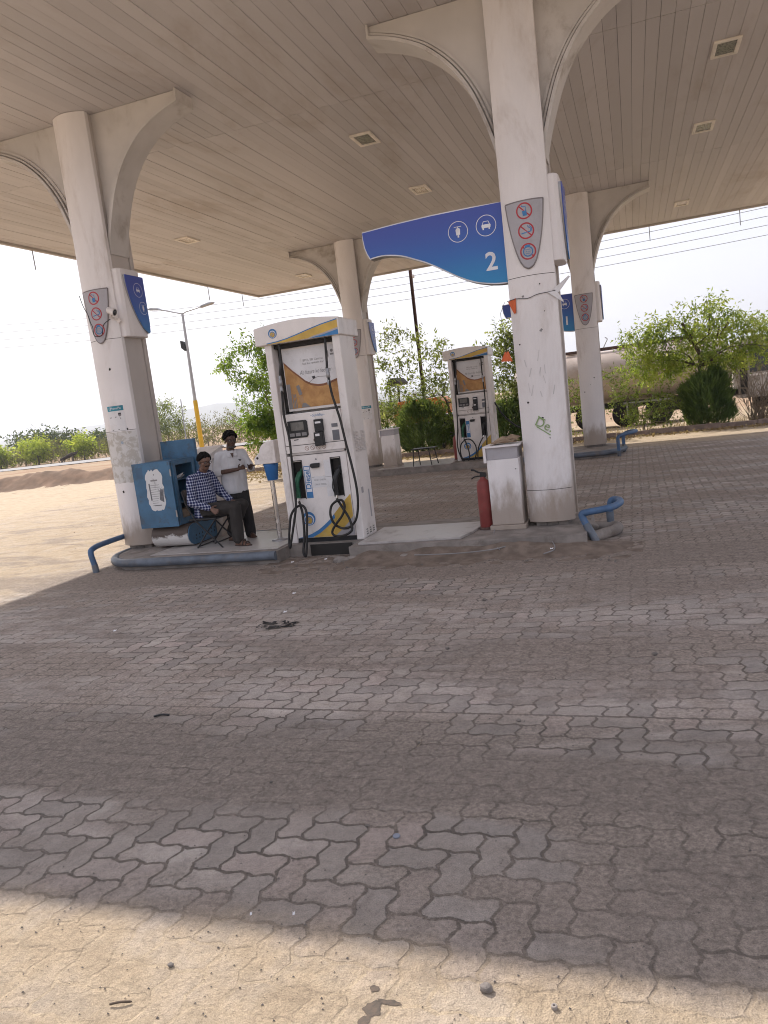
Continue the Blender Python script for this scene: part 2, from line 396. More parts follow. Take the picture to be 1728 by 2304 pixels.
    col = g.mix(g.math('MULTIPLY', deep, .62), col, g.mix(g.smooth(clod, .3, .7), (.17, .138, .118), (.30, .25, .215)))
    wear = g.math('MAXIMUM', g.smooth(g.math('ABSOLUTE', g.math('ADD', y, 4.95)), .4, .05), g.smooth(g.math('ABSOLUTE', g.math('ADD', y, 3.2)), .8, .2)); col = g.mix(g.math('MULTIPLY', g.math('MULTIPLY', wear, g.smooth(n_mid, .4, .6)), .3), col, (.46, .41, .38))
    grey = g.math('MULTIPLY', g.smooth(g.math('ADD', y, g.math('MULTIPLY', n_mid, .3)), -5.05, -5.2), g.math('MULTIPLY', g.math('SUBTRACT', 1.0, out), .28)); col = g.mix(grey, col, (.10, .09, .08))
    lines = g.math('MULTIPLY', g.smooth(g.noise(g.comb(g.math('MULTIPLY', x, .12), y, 0.0), 5.5, 5, .6), .52, .66), .35); col = g.mix(g.math('MULTIPLY', lines, out), col, (.27, .205, .145))
    specks = g.smooth(g.noise(flat, 95, 2, .5), .68, .74); col = g.mix(g.math('MULTIPLY', specks, .55), col, (.09, .07, .058))
    pale = g.smooth(g.noise(g.comb(y, x, 7.0), 120, 2, .5), .70, .76); col = g.mix(g.math('MULTIPLY', pale, .45), col, (.55, .49, .43))
    # oil drips
    oil = g.smooth(g.noise(flat, 1.7, 5, .6, 1.2), .70, .76); col = g.mix(g.math('MULTIPLY', oil, .55), col, (.05, .042, .038))
    cover = g.math('MAXIMUM', g.math('MAXIMUM', soilmask, g.math('MULTIPLY', deep, .95)), g.math('MULTIPLY', sunlit_dust, .98))
    grain = g.smooth(g.math('ADD', g.math('MULTIPLY', n_grit, .6), g.math('MULTIPLY', n_fine, .4)), .36, .64)
    col = g.mix(.75, col, g.mix(grain, (.36, .36, .36), (.70, .69, .68)), 'OVERLAY')
    mott = g.smooth(g.noise(flat, 11, 6, .72, .6), .34, .66); col = g.mix(.5, col, g.mix(mott, (.44, .44, .44), (.67, .665, .66)), 'OVERLAY')
    h = g.math('MULTIPLY', top, g.math('MULTIPLY_ADD', cover, -.80, 1.0))
    h = g.math('ADD', h, g.math('MULTIPLY', tilt, g.math('MULTIPLY', top, 2.0)))
    h = g.math('ADD', h, g.math('MULTIPLY', cover, g.math('ADD', g.math('MULTIPLY', n_mid, 1.5), g.math('MULTIPLY', clod, .9))))
    h = g.math('ADD', h, g.math('MULTIPLY', n_fine, .75)); h = g.math('ADD', h, g.math('MULTIPLY', n_grit, .5)); h = g.math('ADD', h, g.math('MULTIPLY', clod, .35))
    rough = g.math('MULTIPLY_ADD', g.math('MAXIMUM', cover, thin), .3, .6)
    return g.done(g.bsdf(col, rough, 0, .28, g.bump(h, .9, .02)))
M_pave = ground_mat('block_paving', True)
M_earth = ground_mat('dry_earth', False)

# ------------------------------------------------------------------ setting: terrain, paving, road, hills
def hum(x, y):
    def gs(cx, cy, sx, sy, h): return h*math.exp(-((x-cx)/sx)**2-((y-cy)/sy)**2)
    h = gs(-19, 18.7, 3.2, .9, .55)+gs(-15.2, 20.6, 1.8, 1.2, .5)+gs(-25, 17.6, 4, .8, .4)+gs(-13, 21, 2, 1, .3)
    h += gs(11.5, 18.3, 2.2, .7, .3)+gs(14, 18.2, 2, .7, .35)
    w = max(0, min(1, (y-13)/4)) if x > -8 else max(0, min(1, (-x-9)/5))
    h += w*.06*mnoise.noise((x*.35, y*.5, 0))+w*.03*mnoise.noise((x*1.3, y*1.6, 3))
    if y > 40: h += min(1, (y-40)/60)*.4*mnoise.noise((x*.02, y*.02, 9))
    return h-.004
def lin(a, b, n): return [a+(b-a)*i/(n-1) for i in range(n)]
gx = [-4200, -1500, -600, -250, -120, -80]+lin(-60, 20, 161)+[26, 40, 70, 140, 300, 700, 1600, 4200]
gy = [-900, -200, -60, -25, -14]+lin(-10, 40, 126)+[44, 50, 56, 64, 80, 110, 170, 300, 600, 1200, 2500, 5200]
mb = MB(); nx = len(gx)
mb.add([(x, y, hum(x, y)) for y in gy for x in gx], [(j*nx+i, j*nx+i+1, (j+1)*nx+i+1, (j+1)*nx+i) for j in range(len(gy)-1) for i in range(nx-1)], True)
struct(mb.build('ground', M_earth))
def pave_z(x, y): return .006+.004*mnoise.noise((x*.5, y*.5, 2))
mb = MB(); px = lin(-9.5, 16, 80); py = lin(-14, 13.4, 90)
mb.add([(x, y, .006+.004*mnoise.noise((x*.5, y*.5, 2))) for y in py for x in px], [(j*80+i, j*80+i+1, (j+1)*80+i+1, (j+1)*80+i) for j in range(89) for i in range(79)], True)
struct(mb.build('paved_forecourt', M_pave))
M_road = mat('road_asphalt', (.26, .25, .25), .85, 0, .12, .4, (.33, .27, .2), .5, .3, bump=.2, bs=20)
rd = MB(); xs = lin(-260, 220, 97)
rd.add([p for x in xs for p in ((x, 43.2, hum(x, 43.2)+.06), (x, 46.4, .12), (x, 49.6, hum(x, 49.6)+.06))], [(3*i+a, 3*i+3+a, 3*i+4+a, 3*i+1+a) for i in range(96) for a in (0, 1)], True)
struct(rd.build('road', M_road))
M_hill = mat('hill_scrub', (.085, .085, .05), .95, 0, .35, .02, (.17, .13, .08), .6, .01)
def ridge(name, y0, dep, ctrl, seed):
    xs = lin(-5200, 4200, 230); mb = MB(); n = len(xs); rows = 12
    cx = [c[0] for c in ctrl]; cz = [c[1] for c in ctrl]; vs = []
    for j in range(rows):
        t = j/(rows-1); k = math.sin(min(1, t*1.25)*PI/2) if t < .8 else math.cos((t-.8)/.2*PI/2*.9)
        for x in xs:
            z = float(np.interp(x, cx, cz))+5*mnoise.noise((x*.006, seed, t*2))+2.2*mnoise.noise((x*.03, seed, t*6))
            vs.append((x, y0+dep*t+60*mnoise.noise((x*.002, t, seed)), -2+max(0, z)*k))
    mb.add(vs, [(j*n+i, j*n+i+1, (j+1)*n+i+1, (j+1)*n+i) for j in range(rows-1) for i in range(n-1)], True)
    return struct(mb.build(name, M_hill))
ridge('distant_hills', 1700, 600, [(-5200, 20), (-2300, 38), (-2050, 44), (-1850, 50), (-1700, 53), (-1600, 55), (-1450, 62), (-1300, 74), (-1220, 66), (-1130, 68), (-1020, 55), (-850, 42), (-500, 36), (0, 40), (600, 34), (1500, 26), (4200, 20)], 1.0)
ridge('near_rise', 900, 220, [(-5200, 10), (-1100, 12), (-900, 15), (-820, 13), (-740, 14), (-600, 9), (0, 8), (4200, 6)], 5.0)

# ------------------------------------------------------------------ canopy
H, ISL = 6.5, .17
CX0, CX1, CY0, CY1 = -5.5, 12.45, -2.80, 16.72
canopy = thing('canopy', (3.5, 7, H), 'wide flat station canopy with cream strip ceiling over both pump islands', 'canopy')
mb = MB(); PW = .183; x = CX0+.05; seams = [CY0+.06, 2.05, 9.25, CY1-.06]
while x < CX1-.06:
    for a, b in zip(seams[:-1], seams[1:]):
        dz = rnd.uniform(-.003, .003)
        mb.box(x+.0022, min(x+PW, CX1-.05)-.0022, a+.003, b-.003, H+dz, H+.02)
    x += PW
mb.build('ceiling', M_soffit, canopy)
MB().box(CX0+.02, CX1-.02, CY0+.02, CY1-.02, H+.024, H+.22).build('roof_deck', M_dark, canopy)
for a in ((CX0-.05, CX0+.045, CY0-.05, CY1+.05), (CX1-.045, CX1+.05, CY0-.05, CY1+.05)):
    MB().box(*a, H-.055, H+.32).build('fascia', M_trim, canopy, bev=.008)
MB().box(CX0+.047, CX1-.047, CY1-.045, CY1+.05, H-.055, H+.32).build('fascia', M_trim, canopy, bev=.008)
MB().box(CX0+.047, CX1-.047, CY0-.03, CY0+.05, H-.03, H+.235).build('fascia', M_trim, canopy, bev=.008)  # unseen front edge, placed so its shadow ends on the near paving
for (x, y) in ((CX0, 5.4), (CX0, 13.1), (CX0, 15.4), (8.4, CY1), (11.0, CY1)):
    MB().tube([(x, y, H-.05), (x+.004, y, H-.5)], .013, 6).build('hanging_rod', M_steel, canopy)

# recessed lights
def lens_mat(nm, c1, c2):
    g = G(nm); v = g.n('ShaderNodeTexVoronoi'); v.inputs['Scale'].default_value = 26; g.put(v.inputs['Vector'], g.pos())
    return g.done(g.bsdf(g.mix(g.smooth(v.outputs['Distance'], .2, .6), c1, c2), .2, 0, .6))
M_lensd, M_lensp = lens_mat('light_lens_dark', (.10, .10, .095), (.28, .27, .25)), lens_mat('light_lens_prism', (.16, .13, .10), (.62, .56, .46))
M_lframe = mat('light_frame', (.80, .74, .66), .45)
for (x, y, pm, lab) in ((3.50, 3.72, 0, 'square ceiling light with dark lens, nearest to the big front pillar, left side'),
                        (3.46, 7.46, 1, 'square ceiling light with sparkling prism lens above the blue number 2 sign'),
                        (-2.56, 7.44, 1, 'ceiling light with frosted lens just right of the left pillar'),
                        (-2.6, 14.46, 1, 'small far ceiling light near the back left roof corner'),
                        (9.23, 3.64, 0, 'largest ceiling light, at the top right of the picture'),
                        (9.23, 7.40, 0, 'middle one of the three ceiling lights right of the big front pillar'),
                        (9.22, 14.28, 1, 'far ceiling light near the back roof edge, right of the far right pillar')):
    t = thing('ceiling_light', (x, y, H), lab, 'ceiling light', 'recessed lights in the canopy ceiling')
    hx, hy, w = .19, .30, .055
    f = MB()
    f.box(x-hx, x+hx, y-hy, y-hy+w, H-.035, H-.002).box(x-hx, x+hx, y+hy-w, y+hy, H-.035, H-.002)
    f.box(x-hx, x-hx+w, y-hy+w, y+hy-w, H-.035, H-.002).box(x+hx-w, x+hx, y-hy+w, y+hy-w, H-.035, H-.002)
    f.build('frame', M_lframe, t, bev=.006)
    MB().box(x-hx+w, x+hx-w, y-hy+w, y+hy-w, H-.016, H-.003).build('lens', M_lensp if pm else M_lensd, t)

# ------------------------------------------------------------------ pillars
def arc(x): return .03-.10*(1-min(1, (x/.28)**2))          # front face bulge, x measured from the pillar axis
def make_pillar(X, Y, label, joints, casing=True, tornpaper=False, dents=0, seed=0, scuffs=False):
    """X = left edge, Y = front; everything in world metres"""
    cx = X+.28; t = thing('canopy_pillar', (cx, Y, ISL), label, 'pillar', 'pillars carrying the canopy')
    n = 14; xs = lin(-.28, .28, n+1)
    fr = [(cx+x, Y+arc(x)) for x in xs]+[(cx+.28, Y+.10), (cx-.28, Y+.10)]
    MB().prism(fr, ISL+.055, H-.003, 'z').map(lambda p: p).build('front_cladding', M_clad, t, bev=.006)
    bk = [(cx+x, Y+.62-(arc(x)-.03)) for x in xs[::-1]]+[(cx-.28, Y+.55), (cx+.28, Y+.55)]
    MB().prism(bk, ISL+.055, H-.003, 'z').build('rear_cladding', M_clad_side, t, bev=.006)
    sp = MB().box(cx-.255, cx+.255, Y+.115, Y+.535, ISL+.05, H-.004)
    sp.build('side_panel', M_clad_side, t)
    MB().box(cx-.24, cx+.24, Y+.101, Y+.114, ISL+.05, H-.004).build('recess', M_dark, t)
    bb = MB()
    for k in range(3): bb.box(cx-.2+k*.135, cx-.07+k*.135, Y+.03, Y+.55, ISL-.01, ISL+.052)
    bb.build('brick_foot', M_conc, t, bev=.006)
    for z in joints:
        j = MB(); xx = lin(-.279, .279, 15)
        j.add([p for x in xx for p in ((cx+x, Y+arc(x)-.0018, z-.003), (cx+x, Y+arc(x)-.0018, z+.003))], [(2*i, 2*i+2, 2*i+3, 2*i+1) for i in range(14)])
        j.build('cladding_joint', M_dark, t)
    # brackets: concave quarter arches with a ribbed rim
    cv = [(1.47, 6.33), (1.3, 6.285), (1.1, 6.215), (.85, 6.09), (.68, 5.96), (.52, 5.80), (.38, 5.61), (.26, 5.39), (.16, 5.13), (.08, 4.88), (.03, 4.68), (.012, 4.55)]
    cv = [(p.x, p.y) for p in smooth_path([(a, b, 0) for a, b in cv], 3)]
    for s in (-1, 1):
        ex = cx+s*.256
        def PX(pts): return [(ex+s*a, b) for a, b in pts]
        # no stalks: the web meets the side panel
        body = [(0, H-.006), (1.47, H-.006)]+cv+[(0, 4.55)]
        b = MB().prism(PX(body), Y+.19, Y+.46, 'y'); br = b.build('bracket', M_brk, t)
        def offs(dd):
            o = []
            for i, (a, c) in enumerate(cv):
                p, q = cv[max(i-1, 0)], cv[min(i+1, len(cv)-1)]; tx, tz = q[0]-p[0], q[1]-p[1]; L = math.hypot(tx, tz)
                o.append((max(.004, a+tz/L*dd), min(H-.008, c-tx/L*dd)))
            return o
        for (d0, d1, e) in ((-.006, .035, .075), (.05, .075, .045), (.09, .125, .02)):
            o0, o1 = offs(d0), offs(d1); rb = MB()
            for i in range(len(cv)-1):
                q = PX([o0[i], o0[i+1], o1[i+1], o1[i]])
                rb.add([(a, Y+.19-e, c) for a, c in q]+[(a, Y+.46+e, c) for a, c in q], [(0, 1, 2, 3), (7, 6, 5, 4), (0, 4, 5, 1), (1, 5, 6, 2), (2, 6, 7, 3), (3, 7, 4, 0)])
            rb.build('rim', M_brk, br)
        MB().box(min(ex+s*1.45, ex+s*1.478), max(ex+s*1.45, ex+s*1.478), Y+.11, Y+.54, H-.175, H-.007).build('rim', M_brk, br, bev=.006)
    if casing:
        x0, x1 = cx+.284, cx+.40; pr = []
        for k in range(9): a = PI*k/8/2; pr.append((x0+.0+(x1-x0)*math.sin(PI/2*min(1, k/4)), Y+.075+.06*(k/8)))
        outl = [(x0-.03, Y+.06), (x1-.05, Y+.065), (x1-.012, Y+.11), (x1, Y+.2), (x1, Y+.44), (x1-.012, Y+.53), (x1-.05, Y+.585), (x0-.03, Y+.585)]
        MB().prism(outl, 3.345, 4.33, 'z').build('sign_casing', M_clad, t, bev=.012)
        # leaf-shaped blue sign on the casing
    if tornpaper:
        g = G('torn_poster_remains'); P = g.pos()
        n1 = g.noise(P, 9, 7, .65, .6); n2 = g.noise(g.vmath('MULTIPLY', P, (1, 1, .5)), 5, 6, .7, 1.2)
        col = g.mix(g.smooth(n1, .44, .56), (.48, .45, .41), (.63, .615, .60)); col = g.mix(g.math('MULTIPLY', g.smooth(n2, .64, .69), .8), col, (.13, .11, .10)); col = g.mix(g.math('MULTIPLY', g.smooth(g.noise(P, 14, 4), .66, .72), .5), col, (.15, .3, .5))
        mp = g.done(g.bsdf(col, .85, 0, .2, g.bump(n1, .6, .006)))
        q = MB(); xx = lin(-.272, .276, 25); zz = lin(1.20, 1.97, 25)
        q.add([(cx+x, Y+arc(x)-.003-.002*mnoise.noise((x*9, z*9, 1)), z+.012*mnoise.noise((x*14, round(z), 0))) for z in zz for x in xx], [(j*25+i, j*25+i+1, (j+1)*25+i+1, (j+1)*25+i) for j in range(24) for i in range(24)], True)
        q.build('torn_poster', mp, t)
    rg = random.Random(seed); 
    for k in range(dents):
        x = rg.uniform(-.2, .24); z = rg.uniform(1.0, 3.1); s = rg.uniform(.008, .022); q = MB(); c = []
        for j in range(9): a = 2*PI*j/9; rr = s*rg.uniform(.5, 1.2); c.append((cx+x+rr*math.cos(a), Y+arc(x+rr*math.cos(a))-.0025, z+rr*math.sin(a)))
        q.quad(c).build('chipped_spot', M_dark if k % 3 else M_grayink, t)
    if scuffs:
        for k in range(11):
            x = rg.uniform(-.16, .2); z = rg.uniform(1.55, 2.2); q = MB().bar((cx+x, z), (cx+x+rg.uniform(-.02, .035), z+rg.uniform(.05, .13)), rg.uniform(.006, .013), 0)
            q.map(lambda p: (p[0], Y+arc(p[0]-cx)-.003, p[2])).build('scuff', M_scuff, t)
    return t
M_scuff = mat('scuff_grey', (.56, .535, .53), .6)
YA, YB = .08, -.04
XB = 6.27
pA = make_pillar(-.02, YA, 'left white pillar with torn poster remains and a security camera', (3.335, 1.985), True, True, 5, 3)
pB = make_pillar(XB, YB, 'big white front pillar beside the fire extinguisher, with green lettering', (3.205, .63), True, False, 9, 5, True)
pC = make_pillar(.02, 10.72, 'far pillar partly hidden behind the front fuel pump', (3.335,), True, False, 2, 8)
pD = make_pillar(6.29, 10.72, 'far right pillar standing on the back island beside the number 1 sign', (3.205,), True, False, 3, 9)

# ------------------------------------------------------------------ signs on the pillars
def shield_sign(X, Y, label):
    cx = X+.28; t = thing('warning_sign', (cx, Y-.06, 3.3), label, 'sign', 'grey shield signs on the pillars')
    zt, zb = 4.05, 3.285; c0 = .005
    def hw(z):
        return .218*float(np.interp((z-zb)/(zt-zb), [0, .012, .04, .1, .17, .26, .4, .56, .75, 1], [0, .13, .25, .39, .49, .59, .71, .82, .92, 1]))
    def yy(x, e): return Y+arc(x)-e
    nz, nx = 22, 10; zs = [zb+(zt-zb)*(k/nz)**1.6 for k in range(nz+1)]
    f = MB(); vs = []
    for z in zs:
        for i in range(nx+1):
            x = hw(z)*(2*i/nx-1); vs.append((cx+x, yy(x, .022), z+.012*x))
    b = [(p[0], p[1]+.02, p[2]) for p in vs]
    fs = [(j*(nx+1)+i, j*(nx+1)+i+1, (j+1)*(nx+1)+i+1, (j+1)*(nx+1)+i) for j in range(nz) for i in range(nx)]
    f.add(vs, fs, True)
    f.build('plate', M_plate, t)
    rim = [vs[j*(nx+1)] for j in range(nz, -1, -1)]+[vs[j*(nx+1)+nx] for j in range(1, nz+1)]+[vs[nz*(nx+1)+i] for i in range(nx, -1, -1)]
    MB().tube([(p[0], p[1]+.008, p[2]) for p in rim], .011, 6, False).build('rim', mat('sign_rim', (.22, .20, .20), .5) if 'sign_rim' not in bpy.data.materials else bpy.data.materials['sign_rim'], t)
    def conf(e): return lambda p: (p[0], yy(p[0]-cx, e), p[2])
    k = 0
    for (ox, z) in ((0, 3.935), (.003, 3.71), (.006, 3.475)):
        x = cx+ox; r = .094
        MB().disc(x, 0, z, r, 32, r*.83).map(conf(.0245)).build('red_ring', M_redink, t)
        if k == 0:
            ic = MB().add([(x-.024, 0, z+.002), (x+.026, 0, z+.0), (x+.030, 0, z-.055), (x-.018, 0, z-.058)], [(0, 1, 2, 3)])
            ic.bar((x+.018, z), (x+.018, z+.042), .007, 0).bar((x+.02, z+.042), (x-.026, z+.052), .007, 0).bar((x-.026, z+.05), (x-.024, z+.064), .007, 0)
        elif k == 1:
            ic = MB().bar((x-.055, z-.026), (x+.05, z-.012), .013, 0)
            ic.bar((x+.05, z-.014), (x+.058, z+.02), .008, 0).bar((x+.056, z+.02), (x+.026, z+.04), .008, 0).bar((x+.028, z+.04), (x+.02, z+.056), .008, 0)
            ic.bar((x+.063, z-.01), (x+.068, z+.028), .006, 0).bar((x+.066, z+.028), (x+.042, z+.052), .006, 0)
        else:
            ic = MB().disc(x, 0, z, .06, 28, .047); ic.bar((x-.03, z+.062), (x+.026, z+.066), .02, 0)
            for q, wd in enumerate(('Switch', 'off your', 'Engine')): ic.text(wd, (x, 0, z+.022-.022*q), .021)
        ic.map(conf(.0255)).build('symbol', M_blueink, t)
        for q0, q1, wq in ([((-.062, .062), (.062, -.062), .014)] if k < 2 else [((-.066, .066), (-.044, .044), .016), ((.044, -.044), (.066, -.066), .016)]):
            MB().bar((x+q0[0], z+q0[1]), (x+q1[0], z+q1[1]), wq, 0).map(conf(.0265)).build('red_bar', M_redink, t)
        k += 1
    return t
shield_sign(-.02, YA, 'grey shield sign with three red prohibition rings on the left pillar, behind the camera')
shield_sign(XB, YB, 'largest grey shield sign with three red prohibition rings, on the big front pillar')
shield_sign(.02, 10.72, 'grey shield sign half hidden behind the top of the front fuel pump')
shield_sign(6.29, 10.72, 'small grey shield sign with three red rings on the far right pillar')

def car_icon(m, P, c, s):
    def q(pts): m.add([P(c[0]+a*s, c[1]+b*s) for a, b in pts], [tuple(range(len(pts)))])
    q([(-.55, -.28), (.55, -.28), (.6, .05), (.5, .16), (-.5, .16), (-.6, .05)])
    for a in (((-.5, .16), (-.34, .55), (-.27, .5), (-.42, .16)), ((.5, .16), (.34, .55), (.27, .5), (.42, .16)), ((-.34, .55), (.34, .55), (.28, .48), (-.28, .48)),
              ((-.48, -.28), (-.3, -.28), (-.3, -.5), (-.48, -.5)), ((.48, -.28), (.3, -.28), (.3, -.5), (.48, -.5))): q(a)
def scooter_icon(m, P, c, s):
    def q(pts): m.add([P(c[0]+a*s, c[1]+b*s) for a, b in pts], [tuple(range(len(pts)))])
    q([(-.22, -.35), (.22, -.35), (.26, .2), (.18, .38), (-.18, .38), (-.26, .2)]); q([(-.09, -.62), (.09, -.62), (.09, -.37), (-.09, -.37)])
    q([(-.42, .5), (.42, .5), (.42, .57), (-.42, .57)]); q([(-.05, .38), (.05, .38), (.05, .5), (-.05, .5)])
def side_sign(X, Y, label):
    """blue leaf-shaped sign on the right-hand casing, facing +x"""
    x1 = X+.56+.12; t = thing('lane_sign', (x1, Y+.3, 3.4), label, 'sign', 'blue leaf signs on the pillar sides')
    top, bot = 4.235, 3.40
    L = []
    for k in range(13):
        q = k/12; L.append((.535-.40*math.cos(q*PI/2)**.62*1.0 if q < 1 else .535, top-(top-bot)*q))
    outl = [(Y+a, z) for a, z in L]+[(Y+.565, bot+.02), (Y+.58, bot+.15), (Y+.575, top)]
    def bul(p): 
        q = (p[2]-bot)/(top-bot); return (p[0]+.02+.035*math.sin(max(0, min(1, q))*PI*.9), p[1], p[2])
    MB().prism(outl, x1-.03, x1+.02, 'x').build('backing', M_steel, t)
    MB().prism([(a+(.007 if a < Y+.4 else -.007), z) for a, z in outl], x1+.021, x1+.032, 'x').build('panel', M_signblue, t)
    def P(a, b): return (x1+.034, Y+a, b)
    m = MB(); car_icon(m, P, (.40, 4.03), .07); scooter_icon(m, P, (.465, 3.77), .085)
    for c, r in (((.40, 4.03), .105), ((.465, 3.77), .095)):
        vs = []
        for j in range(28):
            a = 2*PI*j/28
            vs += [P(c[0]+(r-.006)*math.cos(a), c[1]+(r-.006)*math.sin(a)), P(c[0]+r*math.cos(a), c[1]+r*math.sin(a))]
        m.add(vs, [(2*j, 2*j+1, (2*j+3) % 56, (2*j+2) % 56) for j in range(28)])
    m.build('pictograms', M_whiteink, t); return t
side_sign(-.02, YA, 'blue leaf-shaped lane sign with car symbol on the side of the left pillar')
side_sign(XB, YB, 'blue leaf-shaped sign seen edge-on, right side of the big front pillar')
side_sign(.02, 10.72, 'blue leaf-shaped sign just right of the front pump roof, on a far pillar')
side_sign(6.29, 10.72, 'narrow blue leaf-shaped sign on the side of the far right pillar')

def wave_sign(X, Y, num, label):
    t = thing('wave_sign', (X-.02, Y, 3.7), label, 'sign', 'big blue wave signs')
    dx = X-6.27
    bot = [(4.535, 3.755), (4.62, 3.765), (4.75, 3.765), (4.95, 3.725), (5.12, 3.655), (5.3, 3.57), (5.48, 3.46), (5.65, 3.355), (5.83, 3.265), (6.0, 3.215), (6.15, 3.19), (6.275, 3.185)]
    bot = [(p.x, p.y) for p in smooth_path([(a, b, 0) for a, b in bot], 3)]
    top = [(6.275, 4.135), (5.9, 4.145), (5.4, 4.145), (4.9, 4.13), (4.465, 4.105)]
    tip = [(4.462, 4.0), (4.475, 3.9), (4.5, 3.82)]
    out = [(a+dx, b) for a, b in bot+top+tip]
    MB().prism(out, Y+.115, Y+.275, 'y').build('case', M_steel, t)
    cxm = sum(a for a, b in out)/len(out)
    MB().prism(out, Y+.106, Y+.1145, 'y').build('white_edge', M_whiteink, t)
    ins = []
    n = len(out)
    for i in range(n):
        p, q = out[i-1], out[(i+1) % n]; tx, tz = q[0]-p[0], q[1]-p[1]; Lq = math.hypot(tx, tz); ins.append((out[i][0]-tz/Lq*.014, out[i][1]+tx/Lq*.014))
    MB().prism(ins, Y+.100, Y+.1055, 'y').build('blue_face', M_signblue, t)
    def P(a, b): return (a+dx, Y+.098, b)
    m = MB(); scooter_icon(m, P, (5.71, 3.885), .11); car_icon(m, P, (6.06, 3.895), .095)
    for c in ((5.71, 3.885), (6.06, 3.895)): m.disc(c[0]+dx, Y+.098, c[1], .125, 36, .117)
    m.build('pictograms', M_whiteink, t)
    MB().text(num, P(6.085, 3.46), .30, bold=.006).build('number', M_whiteink, t); return t
wave_sign(XB, YB, '2', 'big blue wave-shaped sign with white number 2 on the front pillar')
wave_sign(6.29, 10.72, '1', 'blue wave-shaped sign with white number 1, half hidden behind the front pillar')

# security camera and its cable on the left pillar
t = thing('security_camera', (.58, YA-.02, 3.64), 'white bullet security camera bolted over the lowest ring of the left shield sign', 'camera')
MB().lathe([(.042, -.10), (.05, -.09), (.05, .06), (.056, .065), (.056, .10), (.048, .10)], (0, 0, 0), 16).map(lambda p: (.57+p[2]*.82+p[0]*.3, YA-.14-p[1]*.9+p[2]*-.35, 3.70-p[2]*.32+p[0]*.9)).build('housing', M_white, t)
MB().lathe([(.046, 0), (.046, .004), (.01, .006)], (0, 0, 0), 16).map(lambda p: (.57+.085+p[2]*.82+p[0]*.3, YA-.14-.037-p[1]*.9-p[2]*.35, 3.70-.034-p[2]*.32+p[0]*.9)).build('lens', M_glassd, t)
MB().tube([(.54, YA-.13, 3.67), (.52, YA-.08, 3.62), (.54, YA-.0, 3.60)], .016).build('bracket', M_white, t)
MB().lathe([(.035, 0), (.035, .02)], (.56, YA+.0, 3.58), 14, 'y').build('mount', M_white, t)
tag(MB().tube(smooth_path([(-.03, YA-.03, 4.02), (.03, YA-.055, 3.85), (.12, YA-.10, 3.72), (.16, YA-.12, 3.60), (.19, YA-.125, 3.52), (.20, YA-.13, 3.40), (.34, YA-.145, 3.39), (.40, YA-.14, 3.53), (.50, YA-.10, 3.60)]), .006, 5).build('camera_cable', M_black), 'thin black cable looping across the left shield sign to the camera', 'cable')

# payment posters (code squares left blank)
def pay_poster(X, Y, x0, z0, z1, label):
    cx = X+.28; t = thing('payment_poster', (x0+.13, Y-.06, z0), label, 'poster', 'payment posters on pillars')
    w = .27
    def cf(e): return lambda p: (p[0], Y+arc(p[0]-cx)-e, p[2])
    def sheet(a, b, c, d, e): return MB().add([(a+(b-a)*i/6, 0, z) for z in (c, d) for i in range(7)], [(i, i+1, i+8, i+7) for i in range(6)]).map(cf(e))
    sheet(x0, x0+w, z0, z1, .004).build('sheet', M_paper, t); sheet(x0, x0+w, z1-.075, z1, .0055).build('header', mat('poster_teal', (.03, .24, .32), .5) if 'poster_teal' not in bpy.data.materials else bpy.data.materials['poster_teal'], t)
    MB().text('PhonePe', (x0+.15, 0, z1-.037), .05).disc(x0+.055, 0, z1-.037, .022, 14, .016).map(cf(.007)).build('lettering', M_whiteink, t)
    p = MB(); hx, hz = x0+.205, z1-.135
    for j in range(12): pass
    p.disc(hx, 0, hz, .024, 14); p.map(cf(.0056)).build('portrait', M_grayink, t)
    MB().add([(hx-.024, 0, hz+.004), (hx+.024, 0, hz+.006), (hx+.02, 0, hz+.028), (hx-.02, 0, hz+.028)], [(0, 1, 2, 3)]).map(cf(.0068)).build('portrait_hair', M_ink, t)
    for ln_ in (((x0+.03, z1-.17), (x0+.15, z1-.165), .01), ((x0+.04, z0+.02), (x0+.17, z0+.022), .008), ((hx-.005, hz-.03), (hx+.01, hz-.07), .005)): MB().bar(ln_[0], ln_[1], ln_[2], 0).map(cf(.0068)).build('print', M_ink, t)
pay_poster(-.02, YA, .15, 1.985, 2.36, 'white payment poster with teal header on the left pillar')
pay_poster(.02, 10.72, .28, 1.55, 1.93, 'small payment poster with teal header on the far pillar behind the pump')

# green hand lettering on the front pillar
cx = XB+.28
tag(MB().text('De.', (6.565, 0, 1.43), .16, ux=(.86, 0, -.5), uz=(.5, 0, .86)).bar((6.50, 1.545), (6.585, 1.485), .010, 0).bar((6.47, 1.42), (6.63, 1.30), .012, 0).map(lambda p: (p[0], YB+arc(p[0]-cx)-.012, p[2])).build('green_lettering', mat('green_marker', (.26, .38, .16), .6)), 'green letters De between two slanted strokes on the front pillar', 'lettering')

